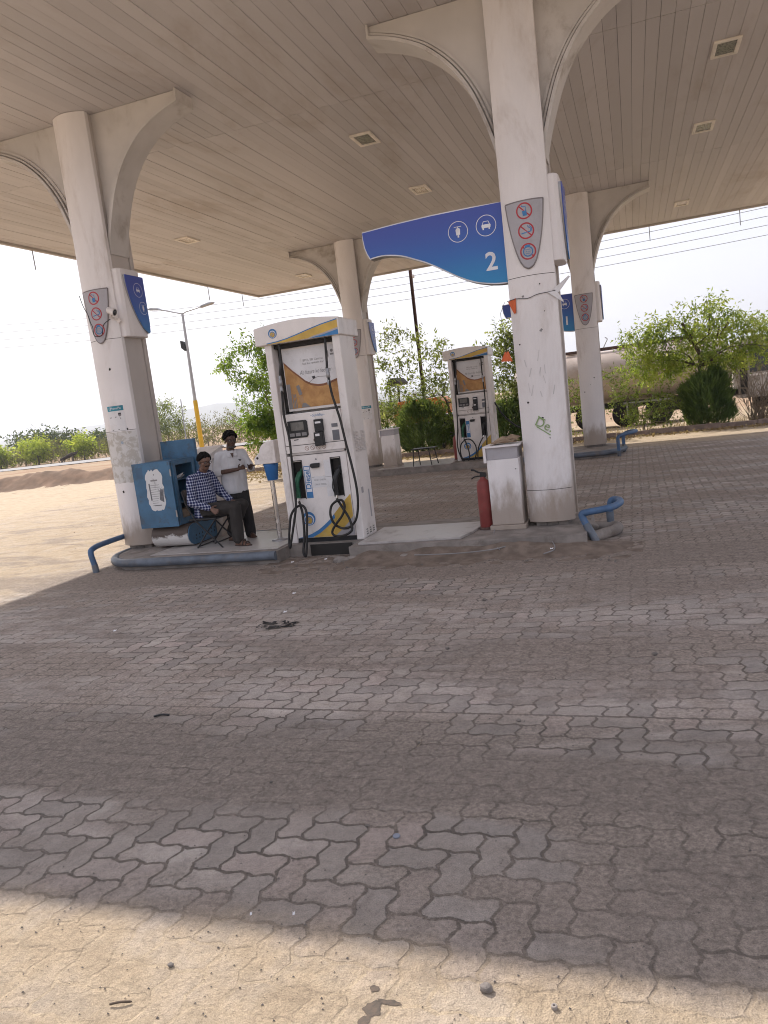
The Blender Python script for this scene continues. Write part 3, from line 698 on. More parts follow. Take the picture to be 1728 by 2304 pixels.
# bunting string with orange and white flags round the front pillar
def w2(x, z): return (x, YB+arc(max(-.28, min(.28, x-cx)))-.012, z)
tag(MB().tube(smooth_path([w2(6.24, 2.955), w2(6.36, 2.965), w2(6.5, 2.945), w2(6.62, 2.975), w2(6.74, 2.985), w2(6.84, 3.0)], 4), .004, 5).tube([w2(6.21, 2.95), (6.16, -.1, 2.82), (6.17, -.1, 2.6), (6.19, -.1, 2.34)], .003, 5).build('bunting_string', M_wire), 'dark bunting string tied round the front pillar', 'string')
def cloth(name, pts, m, label, cat, group=None, wob=.012):
    """small hanging cloth: grid between four corners"""
    a, b, c, d = [Vector(p) for p in pts]; n = 8; vs = []
    for j in range(n+1):
        for i in range(n+1):
            u, v = i/n, j/n; p = a.lerp(b, u).lerp(d.lerp(c, u), v); p.y -= wob*(math.sin(u*9+v*4)+1)*v; vs.append(p)
    mb = MB().add(vs, [(j*(n+1)+i, j*(n+1)+i+1, (j+1)*(n+1)+i+1, (j+1)*(n+1)+i) for j in range(n) for i in range(n)], True)
    return tag(mb.build(name, m), label, cat, group)
cloth('pennant', [w2(6.25, 2.95), w2(6.355, 2.975), w2(6.345, 2.80), w2(6.318, 2.795)], M_orange, 'orange pennant hanging on the left edge of the front pillar', 'pennant', 'bunting pennants')
cloth('pennant', [(6.17, -.1, 2.36), (6.215, -.1, 2.36), (6.255, -.1, 2.235), (6.115, -.1, 2.25)], M_orange, 'orange triangle pennant dangling left of the front pillar against the leaves', 'pennant', 'bunting pennants')
cloth('pennant', [(6.80, -.05, 3.01), (6.86, -.03, 2.97), (7.0, .0, 3.13), (6.98, .0, 3.145)], M_paper, 'white ribbon sticking up right of the front pillar', 'pennant', 'bunting pennants', .004)
cloth('pennant', [w2(6.73, 2.985), (6.84, -.04, 2.99), (6.91, -.02, 2.855), (6.90, -.02, 2.85)], M_paper, 'white ribbon hanging down right of the front pillar', 'pennant', 'bunting pennants', .004)

# ------------------------------------------------------------------ pump islands
def make_island(y0, y1, x0, x1, label, broken):
    t = thing('pump_island', ((x0+x1)/2, (y0+y1)/2, 0), label, 'island', 'raised pump islands')
    def outline(off, xa, xb, round_l, round_r):
        pts = []; cyy = (y0+y1)/2; hw = (y1-y0)/2+off; rx = .62
        if round_l:
            for k in range(15):
                a = -PI/2-PI*k/14; pts.append((xa+rx+(rx+off)*math.cos(a), cyy+hw*math.sin(a)))
            pts = pts[::-1]
        else: pts += [(xa-off, cyy+hw), (xa-off, cyy-hw)]
        if round_r:
            q = []
            for k in range(15):
                a = -PI/2+PI*k/14; q.append((xb-rx+(rx+off)*math.cos(a), cyy+hw*math.sin(a)))
            pts += q
        else: pts += [(xb+off, cyy-hw), (xb+off, cyy+hw)]
        return pts
    o = outline(0, x0, x1, True, not broken)
    if broken:
        k0 = max(range(len(o)), key=lambda k: (o[k][1] < y0+.01)*100+o[k][0]*(o[k][1] < y0+.01)) ; k1 = max(k for k in range(len(o)) if abs(o[k][1]-y0) < 1e-6 and o[k][0] < 3)
        o = [p for p in o]; i1 = max(k0, k1); o = o[:i1]+([(3.04, y0), (3.04, y0+.36), (4.06, y0+.36), (4.06, y0)] if o[i1-1][0] < o[i1][0] else [(4.06, y0), (4.06, y0+.36), (3.04, y0+.36), (3.04, y0)])+o[i1:]
    n = len(o); mb = MB()
    # slab with slightly uneven edge
    def ring(z, e): return [(a+e*mnoise.noise((a*5, b*5, 1)), b+e*mnoise.noise((a*4, b*4, 7)), z) for a, b in o]
    sub = []
    for i in range(n):
        p, q = o[i], o[(i+1) % n]; L = math.hypot(q[0]-p[0], q[1]-p[1]); k = max(1, int(L/.12))
        for j in range(k): sub.append((p[0]+(q[0]-p[0])*j/k, p[1]+(q[1]-p[1])*j/k))
    o = sub; n = len(o)
    vs = ring(-.02, .0)+ring(ISL-.02, .006 if not broken else .018)+ring(ISL, .004)
    fs = [(k*n+i, k*n+(i+1) % n, (k+1)*n+(i+1) % n, (k+1)*n+i) for k in (0, 1) for i in range(n)]+[tuple(2*n+i for i in range(n))]
    mb.add(vs, fs); mb.build('slab', M_conc, t)
    return t, outline
isl1, ol = make_island(-.72, .95, .12, 7.0, 'front concrete pump island carrying two pillars and the big pump', True)
tl = MB(); tl.box(.95, 2.98, -.60, .85, ISL+.001, ISL+.012); tl.build('tile_top', M_tile, isl1, bev=.004)
tl = MB(); tl.prism([(4.16, -.64), (5.50, -.60), (5.58, -.30), (5.66, .40), (4.16, .42)], ISL+.001, ISL+.03, 'z'); tl.build('tile_top', M_tile, isl1, bev=.004)
# blue guard pipe round the left end
pp = [(3.02, -.735, .115), (2.5, -.75, .115), (1.8, -.765, .115), (1.2, -.765, .115)]
for k in range(13):
    a = -PI/2-PI*k/12; pp.append((.72+.68*math.cos(a), 0.115+.86*math.sin(a), .115))
pp += [(1.5, .985, .115), (2.6, .985, .115)]
MB().tube(smooth_path(pp, 4), .062, 12).build('guard_pipe', M_pipeb, isl1)
# broken lumps along the open kerb
lum = MB(); rr = random.Random(4)
for k in range(26):
    x = rr.uniform(3.9, 7.1); y = -.74+rr.uniform(-.10, .05); s = rr.uniform(.02, .075)
    b = MB().ball((0, 0, 0), (s*rr.uniform(.8, 1.6), s, s*.7), 8, 5).map(lambda p, k=k: (p[0]*(1+.3*mnoise.noise((p[0]*30+k, p[1]*30, 0)))+x, p[1]*(1+.3*mnoise.noise((p[1]*30, k, p[2]*30)))+y, p[2]+s*.3))
    lum.add(b.v, b.f)
tag(lum.build('kerb_rubble', M_conc), 'crumbled kerb rubble and dirt along the broken front island edge', 'rubble', kind='stuff')
isl2, _ = make_island(9.5, 11.4, .15, 7.25, 'back concrete pump island carrying the far pump and two far pillars', False)
MB().box(.9, 2.95, 9.6, 11.2, ISL+.001, ISL+.012).build('tile_top', M_tile, isl2, bev=.004)
pp = [(4.5, 9.45, .115), (5.5, 9.45, .115), (6.4, 9.46, .115)]
for k in range(9):
    a = -PI/2+PI*k/8; pp.append((6.65+.66*math.cos(a), 10.45+.98*math.sin(a), .115))
MB().tube(smooth_path(pp, 4), .062, 12).build('guard_pipe', M_pipeb, isl2)

# soil heaped along the kerb (part of the ground, real relief)
mb = MB(); xs = lin(2.9, 7.6, 60); ys = lin(-1.55, -.45, 24)
mb.add([(x, y, max(-.01, .004+.105*math.exp(-((y+.68)/.26)**2)*max(0, min(1, (x-3.95)/.4))*max(0, min(1, (7.5-x)/.7))*(1+.5*mnoise.noise((x*2, y*3, 4)))+.02*mnoise.noise((x*6, y*6, 1))-.012*(y < -1.35))) for y in ys for x in xs], [(j*60+i, j*60+i+1, (j+1)*60+i+1, (j+1)*60+i) for j in range(23) for i in range(59)], True)
M_soil = mat('loose_soil', (.19, .15, .122), .95, 0, .25, 7, (.27, .215, .178), .5, 5, bump=1.0, bs=60, spec=.1)
struct(mb.build('ground_soil_bank', M_soil))

# ------------------------------------------------------------------ hoop guards
def hoop(pts, feet, label, r=.041):
    t = thing('hoop_guard', feet[0], label, 'guard rail', 'bent blue pipe hoops at the island ends')
    MB().tube(smooth_path(pts, 6), r, 12).build('hoop_pipe', M_blue, t)
    for f, top in zip(feet, (pts[0], pts[-1])):
        MB().tube([(f[0], f[1], -.02), (f[0]*.5+top[0]*.5, f[1]*.5+top[1]*.5, top[2]*.5), top], r*1.13, 12).build('foot_sleeve', M_pipeb, t)
hoop([(6.99, -.515, .25), (6.95, -.50, .36), (7.01, -.50, .385), (7.15, -.48, .40), (7.29, -.42, .415), (7.375, -.22, .425), (7.37, -.02, .425), (7.31, .11, .42), (7.26, .14, .39), (7.24, .15, .27)], [(7.12, -.57, 0), (7.24, .16, 0)], 'blue pipe hoop with leaning leg right of the big front pillar')
hoop([(.10, -.77, .12), (.07, -.77, .29), (.06, -.70, .345), (.0, -.4, .36), (-.05, .3, .36), (-.05, .95, .35), (-.04, 1.05, .28), (-.04, 1.05, .12)], [(.11, -.77, 0), (-.04, 1.05, 0)], 'blue pipe hoop left of the left pillar in the sunlight')
hoop([(7.18, 9.45, .14), (7.17, 9.45, .40), (7.2, 9.47, .48), (7.34, 9.55, .52), (7.52, 9.75, .53), (7.6, 10.1, .53), (7.5, 10.4, .52), (7.3, 10.5, .45), (7.28, 10.5, .2)], [(7.18, 9.45, 0), (7.28, 10.5, 0)], 'far blue pipe hoop at the right end of the back island')
# fallen pipe pieces
def pipe_piece(a, b, r, label):
    return tag(MB().tube(bez(a, b, 4), r, 14).build('broken_pipe', M_conc), label, 'pipe', 'broken kerb pieces')
pipe_piece((6.78, -.26, .10), (7.0, -.52, .055), .062, 'broken concrete pipe stub lying at the foot of the front pillar')
tag(MB().tube(smooth_path([(7.02, -.42, .06), (7.1, -.30, .06), (7.28, -.10, .07), (7.32, .06, .08), (7.2, .16, .08), (6.95, .2, .07)], 5), .068, 14).build('broken_pipe', M_conc), 'curved grey pipe length lying inside the leaning blue hoop', 'pipe', 'broken kerb pieces')
tag(MB().obox((6.98, -.02, .14), .22, .14, .12, (.3, .5, .5)).build('concrete_lump', M_conc, bev=.02), 'angular concrete lump against the right foot of the front pillar', 'rubble')
# cables trailing on the soil
for k, (pts, lab) in enumerate((([(6.35, -.2, .16), (6.3, -.5, .10), (6.1, -.82, .10), (5.9, -.95, .09), (5.5, -1.0, .08), (5.0, -.98, .08)], 'thin grey cable running left over the soil from the front pillar'),
                               ([(6.38, -.2, .16), (6.5, -.45, .12), (6.62, -.75, .10), (6.65, -.95, .06), (6.55, -1.1, .05)], 'short loose cable curling over the soil below the front pillar'),
                               ([(5.85, -.2, .19), (5.88, -.5, .14), (5.95, -.75, .10), (6.02, -.9, .08)], 'thin cable dropping from the white cabinet by the extinguisher'))):
    tag(MB().tube(smooth_path(pts, 6), .007, 6).build('loose_cable', M_grayink), lab, 'cable', 'cables by the front pillar')

# ------------------------------------------------------------------ fuel pumps
def emblem(mb_list, x, z, r, y, t):
    MB().disc(x, y, z, r, 32).build('emblem', M_blueink, t)
    MB().disc(x, y-.0015, z-.14*r, .76*r, 32).build('emblem', M_whiteink, t)
    MB().disc(x, y-.003, z-.19*r, .64*r, 32).build('emblem', M_blueink, t)
    MB().disc(x, y-.0045, z-.22*r, .52*r, 28).build('emblem', M_gold, t)
    c = MB(); pr = None
    for k in range(13):
        a = k/12; px = x+.26*r*math.sin((a-.5)*2*PI)*.8; pz = z-.22*r+(a-.5)*1.0*r
        if pr: c.bar(pr, (px, pz), .07*r, y-.006)
        pr = (px, pz)
    c.build('emblem', M_blueink, t)
def make_pump(dx, dy, variant, label):
    t = thing('fuel_pump', (3.575+dx, dy, ISL), label, 'fuel pump', 'diesel pumps')
    S = lambda mb: mb.map(lambda p: (p[0]+dx, p[1]+dy, p[2]))
    F = -.27                                                        # front face
    # body shell: pillars left and right, back, lower cabinet
    b = MB(); b.box(3.035, 3.135, F+.0, .24, ISL-.0, 2.86).box(4.005, 4.115, F+.0, .24, ISL, 2.86).box(3.136, 4.004, -.02, .24, ISL+.1, 2.84)
    S(b).build('body', M_pump, t, bev=.012)
    S(MB().box(3.137, 4.003, F+.05, -.021, 1.40, 1.93)).build('console_box', M_dark, t)
    S(MB().box(3.137, 4.003, F+.06, -.021, ISL+.07, 1.37)).build('cabinet_box', M_dark, t)
    # cap with arched top and overhang
    tp = [(2.93, 2.855)]+[(2.93+.0, 3.05)]+[(2.93+1.215*k/16, 3.055+.075*math.sin(PI*(.12+.8*k/16))) for k in range(17)]+[(4.145, 2.855)]
    S(MB().prism(tp, F-.05, .36, 'y')).build('cap', M_pump, t, bev=.012)
    yf = F-.053
    up = [(3.10, 2.862), (3.25, 2.872), (3.40, 2.893), (3.55, 2.925), (3.70, 2.962), (3.90, 3.005), (4.125, 3.04)]
    lo = [(4.125, 2.862), (3.1, 2.859)]
    S(MB().add([(a, yf, z+.014) for a, z in up]+[(a, yf, z) for a, z in up[::-1]], [(i, i+1, 12-i, 13-i) for i in range(6)])).build('blue_stripe', M_blueink, t)
    S(MB().add([(a, yf, z) for a, z in up]+[(a, yf, zz) for a, zz in ((4.125, 2.93), (3.9, 2.885), (3.70, 2.862), (3.55, 2.860), (3.40, 2.859), (3.25, 2.858), (3.10, 2.857))], [(i, i+1, 12-i, 13-i) for i in range(6)])).build('gold_swoosh', M_gold, t)
    S(MB().add([(a, yf, z) for a, z in ((4.125, 2.925), (3.95, 2.89), (3.80, 2.870), (3.72, 2.857), (4.125, 2.857))], [(0, 1, 2, 3, 4)])).build('blue_stripe', M_blueink, t)
    S(MB().add([(a, yf-.0005, z) for a, z in ((4.125, 2.945), (3.93, 2.905), (3.78, 2.885), (3.70, 2.864), (3.75, 2.864), (3.93, 2.885), (4.125, 2.922))], [(0, 1, 5, 6), (1, 2, 4, 5), (2, 3, 4)])).build('pale_stripe', M_plate, t)
    emblem(None, 3.205+dx, 2.99, .062, yf+dy-.001, t)
    # recess behind the hoses, poster in its frame
    S(MB().box(3.137, 3.200, -.10, -.022, 1.94, 2.84)).build('hose_channel', M_dark, t)
    S(MB().box(3.137, 4.003, -.2, -.022, 2.80, 2.853)).build('header_shadow_gap', M_dark, t)
    S(MB().box(3.202, 3.998, -.13, -.023, 1.955, 2.795)).build('poster_frame', M_pump, t, bev=.006)
    yp = -.1325
    S(MB().quad([(3.215, yp, 1.99), (3.965, yp, 1.99), (3.965, yp, 2.765), (3.215, yp, 2.765)])).build('poster', M_paper, t)
    hill = [(3.215, 2.62), (3.28, 2.55), (3.34, 2.49), (3.42, 2.42), (3.5, 2.345), (3.58, 2.30), (3.68, 2.275), (3.76, 2.275), (3.86, 2.295), (3.965, 2.325)]
    g = G('poster_sand_%s' % variant); nn = g.noise(g.pos(), 7, 5, .6, .6)
    msand = g.done(g.bsdf(g.mix(g.smooth(nn, .35, .7), (.40, .20, .07), (.55, .31, .115)), .5))
    S(MB().add([(a, yp-.0015, z) for a, z in hill]+[(a, yp-.0015, 1.99) for a, z in hill[::-1]], [(i, i+1, 18-i, 19-i) for i in range(9)])).build('poster_picture', msand, t)
    S(MB().add([(a, yp-.003, z) for a, z in hill]+[(a, yp-.003, z-.028) for a, z in hill[::-1]], [(i, i+1, 18-i, 19-i) for i in range(9)])).build('poster_picture', mat('poster_brown_%s' % variant, (.24, .10, .05), .6), t)
    S(MB().quad([(3.215, yp-.002, 1.99), (3.27, yp-.002, 1.99), (3.27, yp-.002, 2.32), (3.215, yp-.002, 2.32)])).build('poster_picture', M_grayink, t)
    d = MB()
    for (x0, x1, z0, z1) in ((3.285, 3.345, 2.13, 2.137), (3.29, 3.30, 2.14, 2.19), (3.305, 3.315, 2.14, 2.175), (3.325, 3.34, 2.14, 2.18), (3.285, 3.297, 2.0, 2.12), (3.305, 3.32, 2.0, 2.10), (3.33, 3.342, 2.0, 2.12)): d.add([(x0, yp-.004, z0), (x1, yp-.004, z0), (x1, yp-.004, z1), (x0, yp-.004, z1)], [(0, 1, 2, 3)])
    d.add([(a, yp-.004, z) for a, z in ((3.355, 2.285), (3.40, 2.30), (3.435, 2.17), (3.39, 2.155))], [(0, 1, 2, 3)])
    d.add([(a, yp-.004, z) for a, z in ((3.40, 1.995), (3.53, 1.995), (3.46, 2.055), (3.42, 2.05))], [(0, 1, 2, 3)])
    S(d).build('poster_picture', M_grayink, t)
    S(MB().add([(a, yp-.0045, z) for a, z in ((3.365, 2.14), (3.43, 2.15), (3.45, 2.07), (3.40, 2.03))], [(0, 1, 2, 3)])).build('poster_picture', mat('poster_hand_%s' % variant, (.45, .27, .14), .6), t)
    tx = MB(); tx.text('BPCL SBI Card se', (3.645, yp-.003, 2.605), .040).text('fuel ko redeem kar', (3.645, yp-.003, 2.562), .040)
    S(tx).build('poster_text', M_grayink, t)
    tx = MB(); tx.text('Ab future ko feel kar', (3.665, yp-.003, 2.45), .082, shear=.25, sx=.66, bold=-.0012)
    pr = None
    for k in range(15):
        a = k/14; q = (3.535+.30*a, 2.30+.085*math.sin(min(1, a*1.5)*PI*.55)-.02*a)
        if pr: tx.bar(pr, q, .004, yp-.003)
        pr = q
    tx.add([(a, yp-.003, z) for a, z in ((3.60, 2.385), (3.645, 2.39), (3.65, 2.355), (3.615, 2.35))], [(0, 1, 2, 3)])
    S(tx).build('poster_text', M_ink, t)
    S(MB().quad([(3.855, yp-.003, 2.61), (3.875, yp-.003, 2.61), (3.875, yp-.003, 2.69), (3.855, yp-.003, 2.69)]).disc(3.925, yp-.003, 2.685, .02, 16).bar((3.9, 2.64), (3.95, 2.64), .022, yp-.003)).build('poster_mark', M_grayink, t)
    # console
    yc = F+.012
    S(MB().box(3.142, 3.998, yc, F+.049, 1.505, 1.925)).build('console_panel', M_pump, t, bev=.006)
    S(MB().box(3.142, 3.998, yc, F+.049, 1.40, 1.498)).build('console_panel', M_pump, t, bev=.005)
    dp = S(MB().prism([(3.215, 1.60), (3.48, 1.60), (3.505, 1.63), (3.505, 1.81), (3.485, 1.832), (3.215, 1.832)], yc-.014, yc-.001)).build('display_unit', M_black, t, bev=.006)
    S(MB().box(3.262, 3.452, yc-.017, yc-.0145, 1.70, 1.81)).build('screen', mat('lcd_grey_%s' % variant, (.14, .135, .125), .25), dp)
    kk = MB()
    for k in range(3): kk.box(3.235+.088*k, 3.305+.088*k, yc-.017, yc-.0145, 1.625, 1.668)
    S(kk).build('button_row', M_grayink, dp)
    pr = S(MB().box(3.615, 3.735, yc-.05, yc-.001, 1.655, 1.82).box(3.605, 3.73, yc-.075, yc-.001, 1.47, 1.652)).build('receipt_printer', M_black, t, bev=.006)
    S(MB().box(3.635, 3.715, yc-.053, yc-.0505, 1.765, 1.79).box(3.63, 3.69, yc-.078, yc-.0755, 1.60, 1.632)).build('paper_label', M_paper, pr)
    S(MB().disc(3.59, yc-.003, 1.55, .028, 12)).build('rust_stain', M_rust, t)
    kp = S(MB().box(3.845, 3.93, yc-.006, yc-.001, 1.695, 1.742).box(3.845, 3.94, yc-.006, yc-.001, 1.52, 1.655)).build('keypad', mat('keypad_grey_%s' % variant, (.15, .155, .175), .4), t)
    S(MB().bar((3.28, 1.575), (3.345, 1.578), .012, yc-.002)).build('small_print', M_ink, t)
    if variant == 'a':
        S(MB().text('~Suvidha~', (3.66, yc-.002, 1.875), .05, shear=.3)).build('small_print', M_blueink, t)
    rg = MB()
    for k in range(4): rg.disc(3.45+.083*k, yc-.002, 1.452, .03, 20, .025).bar((3.43+.083*k, 1.472), (3.47+.083*k, 1.432), .005, yc-.002)
    S(rg).build('prohibition_marks', mat('brown_ink_%s' % variant, (.28, .15, .11), .6), t)
    gr = MB()
    for k in range(64): gr.box(3.20+.0122*k, 3.2065+.0122*k, yc-.001, F+.055, 1.375, 1.397)
    gr.box(3.145, 3.995, F+.03, F+.056, 1.37, 1.374)
    S(gr).build('vent_grille', M_pump, t)
    # lower door: holster slots, stickers, swoosh
    yl = F+.008
    dr = MB()
    for bx in ((3.145, 3.212, .235, 1.362), (3.342, 3.772, .235, 1.362), (3.902, 3.998, .235, 1.362), (3.212, 3.342, .235, .78), (3.212, 3.342, 1.285, 1.362), (3.772, 3.902, .235, .78), (3.772, 3.902, 1.285, 1.362)): dr.box(bx[0], bx[1], yl, F+.059, bx[2], bx[3])
    dd = S(dr).build('lower_door', M_pump, t)
    for xa in (3.212, 3.772):
        S(MB().box(xa+.001, xa+.129, F+.07, F+.08, .782, 1.284).box(xa-.008, xa+.0005, yl-.012, F+.058, .772, 1.294).box(xa+.1295, xa+.138, yl-.012, F+.058, .772, 1.294).box(xa-.008, xa+.138, yl-.012, F+.058, 1.2945, 1.303)).build('nozzle_holster', M_black, t)
    S(MB().prism([(3.475, 1.20), (3.50, 1.18), (3.60, 1.185), (3.61, 1.245), (3.49, 1.245), (3.47, 1.225)], yl-.035, yl-.001)).build('door_lock', M_black, t, bev=.005)
    S(MB().disc(3.56, yl-.002, 1.295, .013, 12)).build('keyhole', M_grayink, t)
    st = S(MB().quad([(3.36, yl-.002, .78), (3.455, yl-.002, .78), (3.455, yl-.002, 1.215), (3.36, yl-.002, 1.215)])).build('fuel_sticker', M_blueink, t)
    z0, z1 = (.865, 1.205) if variant == 'a' else (.90, 1.12)
    S(MB().quad([(3.368, yl-.0035, z0), (3.448, yl-.0035, z0), (3.448, yl-.0035, z1), (3.368, yl-.0035, z1)])).build('sticker_ground', M_whiteink, st)
    S(MB().text('Diesel', (3.408, yl-.005, (z0+z1)/2), .108 if variant == 'a' else .072, ux=(0, 0, 1), uz=(-1, 0, 0), bold=.001)).build('sticker_text', M_blueink, st)
    # gold swoosh low on the door
    sw = [(3.99, .80), (3.88, .70), (3.80, .62), (3.72, .54), (3.64, .46), (3.56, .40), (3.47, .34), (3.36, .29), (3.25, .255), (3.15, .24)]
    nsw = len(sw)
    S(MB().add([(a, yl-.002, z) for a, z in sw]+[(a, yl-.002, .238) for a, z in sw[::-1]], [(i, i+1, 2*nsw-2-i, 2*nsw-1-i) for i in range(nsw-1)])).build('gold_swoosh', M_gold, t)
    S(MB().add([(a, yl-.0035, z) for a, z in sw[3:]]+[(a+.01, yl-.0035, max(.237, z-.05)) for a, z in sw[3:][::-1]], [(i, i+1, 12-i, 13-i) for i in range(6)])).build('blue_stripe', M_blueink, t)
    S(MB().add([(a, yl-.0035, z) for a, z in ((3.99, .50), (3.90, .40), (3.78, .30), (3.70, .24), (3.99, .238))], [(0, 1, 2, 3, 4)])).build('blue_stripe', M_plate, t)
    emblem(None, 3.345+dx, .50 if variant == 'a' else .55, .095, yl+dy-.0045, t)
    if variant == 'a':
        S(MB().quad([(3.665, yl-.002, .785), (3.762, yl-.002, .785), (3.762, yl-.002, 1.275), (3.665, yl-.002, 1.275)])).build('paper_strip', M_paper, t)
        S(MB().quad([(3.463, yl-.004, .915), (3.69, yl-.004, .92), (3.70, yl-.004, 1.06), (3.463, yl-.004, 1.07)])).build('paper_notice', M_paper, t)
        S(MB().text('ONLY DIESEL', (3.585, yl-.0055, 1.015), .030).text('ONLY DIESEL', (3.585, yl-.0055, .955), .030).bar((3.46, 1.05), (3.51, 1.06), .004, yl-.0055).bar((3.64, 1.065), (3.76, 1.04), .004, yl-.0055)).build('notice_text', M_grayink, t)
    # plinth, louvres, side plates
    S(MB().box(3.14, 4.0, F+.03, .22, .06, .232)).build('plinth', M_black, t)
    sv = MB()
    for i in range(5):
        for j in range(15):
            if j > 9 and i == 2: continue
            yy = -.19+.085*i; z = 1.33+.019*j; sv.add([(4.1165, yy, z), (4.1165, yy+.06, z), (4.128, yy+.06, z+.004), (4.128, yy, z+.004), (4.1165, yy, z+.011), (4.1165, yy+.06, z+.011)], [(0, 1, 2, 3), (3, 2, 5, 4)])
    S(sv).build('side_louvres', M_pump, t)
    so_ = MB()
    for i in range(3):
        for j in range(3):
            for q in range(2): yy = -.16+.13*i+.035*q; so_.quad([(4.1165, yy, .215+.03*j), (4.1165, yy+.022, .215+.03*j), (4.1165, yy+.022, .233+.03*j), (4.1165, yy, .233+.03*j)])
    S(so_).build('foot_slots', M_dark, t)
    S(MB().quad([(4.1165, -.17, .78), (4.1165, -.09, .78), (4.1165, -.09, .86), (4.1165, -.17, .86)]).quad([(4.1165, .08, .42), (4.1165, .13, .42), (4.1165, .13, .80), (4.1165, .08, .80)])).build('side_label', M_plate, t)
    # nozzles
    for (xn, col) in ((3.265, mat('nozzle_green_%s' % variant, (.02, .11, .06), .5)), (3.828, M_black)):
        nz = S(MB().tube(smooth_path([(xn-.01, F-.03, .80), (xn-.012, F-.045, .92), (xn+.0, F-.04, 1.03), (xn+.03, F-.0, 1.11), (xn+.058, F+.04, 1.18)], 4), [.028]*5+[.034]*5+[.036]*4+[.018]*3, 10).box(xn-.04, xn+.02, F-.06, F-.02, .80, .93)).build('nozzle', col, t, bev=.004)
        S(MB().tube(smooth_path([(xn-.03, F-.07, .84), (xn-.035, F-.1, .92), (xn-.02, F-.08, 1.02)], 4), .008, 6)).build('trigger_guard', M_black, nz)
        S(MB().tube([(xn-.012, F-.035, .80), (xn-.02, F-.04, .745)], .02, 10)).build('coupling', M_chrome, nz)
    # hoses hung from the cap
    def hose(pts, r=.0165): return S(MB().tube(smooth_path(pts, 7), r, 10)).build('hose', M_rubber, t)
    hy = F-.07
    if variant == 'a':
        hose([(3.25, hy+.08, 2.86), (3.25, hy+.06, 2.64), (3.23, hy+.03, 2.45), (3.225, hy+.02, 2.3), (3.23, hy+.01, 2.2), (3.22, hy, 1.9), (3.25, hy, 1.6), (3.25, hy-.02, 1.24), (3.25, hy-.05, .91), (3.245, hy-.07, .70), (3.20, hy-.10, .49), (3.13, hy-.13, .22), (3.105, hy-.13, .155), (3.095, hy-.11, .25), (3.11, hy-.08, .40), (3.15, hy-.06, .58), (3.23, hy-.04, .68), (3.33, hy-.04, .70), (3.385, hy-.06, .60), (3.375, hy-.10, .38), (3.35, hy-.15, .10), (3.33, hy-.16, .03), (3.305, hy-.15, .10), (3.32, hy-.09, .29), (3.31, hy-.03, .55), (3.285, hy-.0, .68), (3.25, F-.04, .755)])
        hose([(3.91, hy+.08, 2.86), (3.91, hy+.04, 2.55), (3.91, hy+.02, 2.44), (3.92, hy+.01, 2.3), (3.94, hy, 2.12), (3.975, hy, 1.95), (4.01, hy, 1.78), (4.05, hy-.01, 1.49), (4.10, hy-.02, 1.16), (4.13, hy-.03, .89), (4.12, hy-.03, .66), (4.07, hy-.03, .47), (3.97, hy-.02, .37), (3.85, hy-.01, .355), (3.74, hy, .42), (3.70, hy, .54), (3.73, hy, .66), (3.82, hy-.01, .725), (3.90, hy-.015, .725), (3.925, hy-.02, .64), (3.88, hy-.03, .53), (3.77, hy-.04, .41), (3.715, hy-.05, .32), (3.75, hy-.06, .27), (3.86, hy-.06, .262), (3.97, hy-.055, .30), (4.005, hy-.05, .36), (3.97, hy-.03, .49), (3.89, hy-.0, .62), (3.81, F-.05, .755)])
        joints = ((3.226, hy+.02, 2.44, 2.22), (3.915, hy+.015, 2.45, 2.24))
    else:
        hose([(3.26, hy+.08, 2.86), (3.24, hy+.05, 2.5), (3.2, hy+.02, 2.3), (3.19, hy, 2.1), (3.17, hy, 1.6), (3.15, hy-.02, 1.1), (3.1, hy-.05, .6), (3.17, hy-.08, .28), (3.30, hy-.10, .1), (3.46, hy-.12, .10), (3.58, hy-.1, .3), (3.60, hy-.08, .52), (3.5, hy-.06, .70), (3.35, hy-.05, .74), (3.2, hy-.05, .62), (3.16, hy-.05, .42), (3.22, hy-.06, .2), (3.33, hy-.06, .13), (3.40, hy-.05, .3), (3.36, hy-.03, .55), (3.28, F-.04, .755)])
        hose([(3.93, hy+.08, 2.86), (3.93, hy+.04, 2.5), (3.94, hy+.02, 2.2), (3.95, hy, 1.8), (3.93, hy, 1.3), (3.91, hy-.02, .9), (3.88, hy-.05, .5), (3.8, hy-.06, .2), (3.69, hy-.06, .12), (3.62, hy-.05, .25), (3.66, hy-.03, .5), (3.74, hy-.02, .66), (3.80, F-.05, .755)])
        joints = ((3.2, hy+.01, 2.38, 2.2), (3.935, hy+.02, 2.36, 2.18))
        # black hose arching from the far side towards the front pillar
        S(MB().tube(smooth_path([(4.13, .0, 1.62), (4.3, -.0, 1.3), (4.55, -.0, 1.02), (4.85, .0, .82), (5.2, .05, .72), (5.45, .1, .55), (5.4, .1, .25), (5.0, .1, .19)], 6), .02, 8)).build('hose', M_rubber, t)
    for (xj, yj, za, zb) in joints:
        S(MB().lathe([(.02, 0), (.024, .02), (.024, .06), (.019, .065), (.019, .09), (.026, .095), (.026, .165), (.02, .17), (.02, za-zb)], (xj, yj, zb), 12)).build('breakaway_coupling', M_steel, t)
    # black sheet on the slab face, standing in for the inlet pit's shade
    S(MB().box(3.36, 3.97, -.372, -.364, .0, .16)).build('pit_shade', M_dark, t)
    return t
p1 = make_pump(0, 0, 'a', 'big white diesel pump on the front island with two hanging hoses')
p2 = make_pump(-.02, 10.45, 'b', 'smaller looking white diesel pump on the back island')

